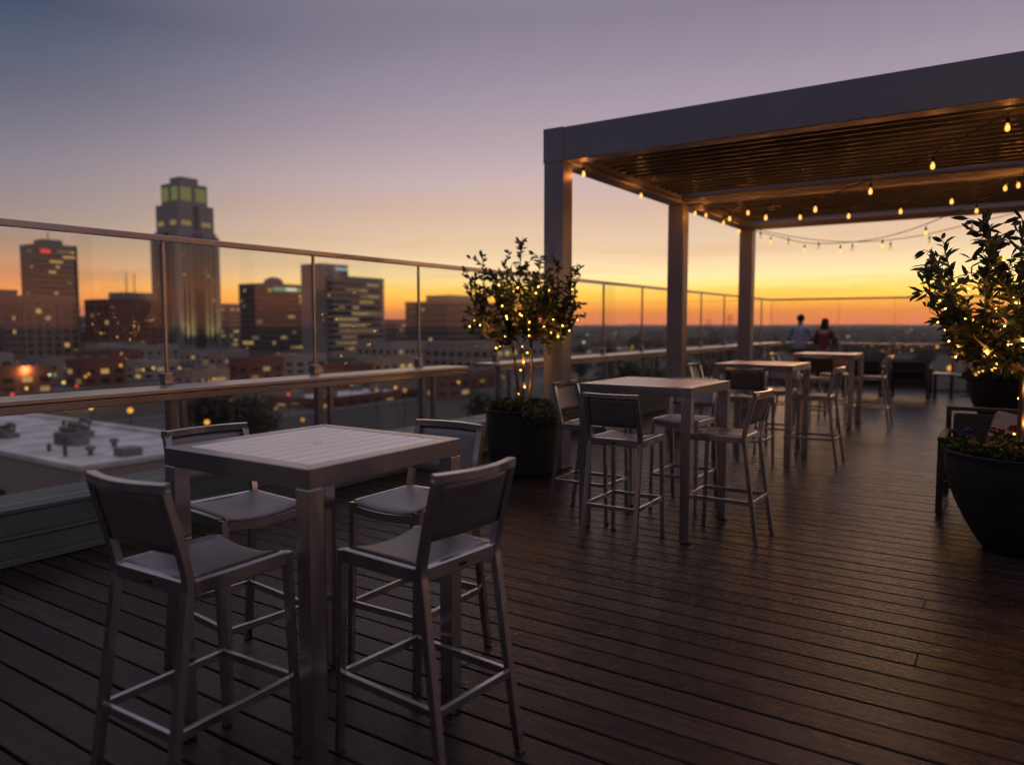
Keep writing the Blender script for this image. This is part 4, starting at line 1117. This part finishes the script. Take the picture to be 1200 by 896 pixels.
for px, py, c in ((2, 425, 'amber'), (46, 421, 'amber'), (101, 420, 'amber'), (141, 428, 'amber'), (57, 439, 'white'), (73, 448, 'yellow'), (29, 455, 'yellow'), (103, 438, 'amber'), (99, 441, 'amber'), (167, 433, 'yellow'), (179, 431, 'yellow'), (232, 431, 'white'), (210, 431, 'amber'),
                  (104, 478, 'yellow'), (108, 472, 'amber'), (150, 481, 'amber'), (75, 478, 'dim'), (240, 495, 'amber'), (267, 468, 'dim'), (307, 472, 'dim'), (321, 478, 'dim'), (226, 471, 'dim'), (353, 492, 'dim'), (337, 462, 'red'), (290, 452, 'green'),
                  (411, 449, 'yellow'), (441, 457, 'dim'), (463, 454, 'amber'), (88, 452, 'red'), (12, 462, 'red'), (386, 447, 'red'), (520, 438, 'green'), (474, 457, 'dim'), (471, 443, 'amber'), (568, 413, 'white'), (424, 420, 'dim'), (196, 447, 'amber'), (55, 470, 'dim'), (20, 480, 'dim'), (262, 449, 'dim'), (300, 452, 'dim')):
    gl(px, py, c)
random.seed(52)
for px, D in ((30, 175), (96, 150), (170, 240), (250, 165), (330, 190), (420, 215), (520, 230), (58, 66)):
    x, y = bearing(px, D); ld = bpy.data.lights.new('street_light', 'POINT'); ld.energy = 900; ld.color = (1, .5, .16); ld.shadow_soft_size = .4
    lo = bpy.data.objects.new('street_light', ld); C.objects.link(lo); lo.location = (x, y, ZG+6)
lamp(58, 573, 68, 'yellow', 1., lab='yellow globe street lamp standing right below the white roof building', grp='lamps by the white roof building')
for _ in range(12): gl(random.uniform(0, 600), random.uniform(408, 450), random.choice(('dim', 'dim', 'amber')), .6)
for px, py, c in ((688, 392, 'teal'), (700, 393, 'white'), (710, 393, 'amber'), (721, 391, 'white'), (684, 401, 'white'), (752, 396, 'yellow'), (773, 396, 'yellow'), (741, 406, 'dim'), (905, 415, 'amber'), (993, 394, 'white'), (1003, 395, 'yellow'), (1029, 393, 'yellow'), (1084, 389, 'amber'), (1067, 386, 'white'), (1098, 406, 'amber'), (1062, 404, 'dim'), (1114, 431, 'amber')):
    lamp(px, py, (EYE-(ZG+6.75))*886/max(9, py-380), c, 1.3)
for k in range(34):
    gl(random.choice((random.uniform(1000, 1070), random.uniform(670, 1120))), random.choice((random.uniform(404, 414), random.uniform(390, 440))), random.choice(('dim', 'dim', 'amber', 'yellow')), .7)

# ------------------------------------------------------------------ evening haze over the city
hz = bpy.data.materials.new('haze_air'); nt, N, L = nodes_of(hz)
out = N.new('ShaderNodeOutputMaterial'); pv = N.new('ShaderNodeVolumePrincipled')
pv.inputs['Color'].default_value = (.96, .88, .85, 1); pv.inputs['Density'].default_value = HAZE; pv.inputs['Anisotropy'].default_value = .3
L.new(pv.outputs[0], out.inputs['Volume'])
b = MB(); b.b2((-5300, -5300, ZG-4), (5300, 5300, 92)); hb = b.build('haze', hz); tag(hb, kind='stuff')

# ------------------------------------------------------------------ render settings
scene.view_settings.view_transform = 'Standard'; scene.view_settings.look = 'None'
scene.view_settings.exposure = 0; scene.view_settings.gamma = 1
scene.cycles.use_denoising = True; scene.cycles.filter_width = 1.05; scene.cycles.sample_clamp_direct = 8
scene.cycles.max_bounces = 8; scene.cycles.transparent_max_bounces = 24
scene.cycles.diffuse_bounces = 3; scene.cycles.glossy_bounces = 4
scene.cycles.sample_clamp_indirect = 4
scene.cycles.caustics_reflective = False; scene.cycles.caustics_refractive = False
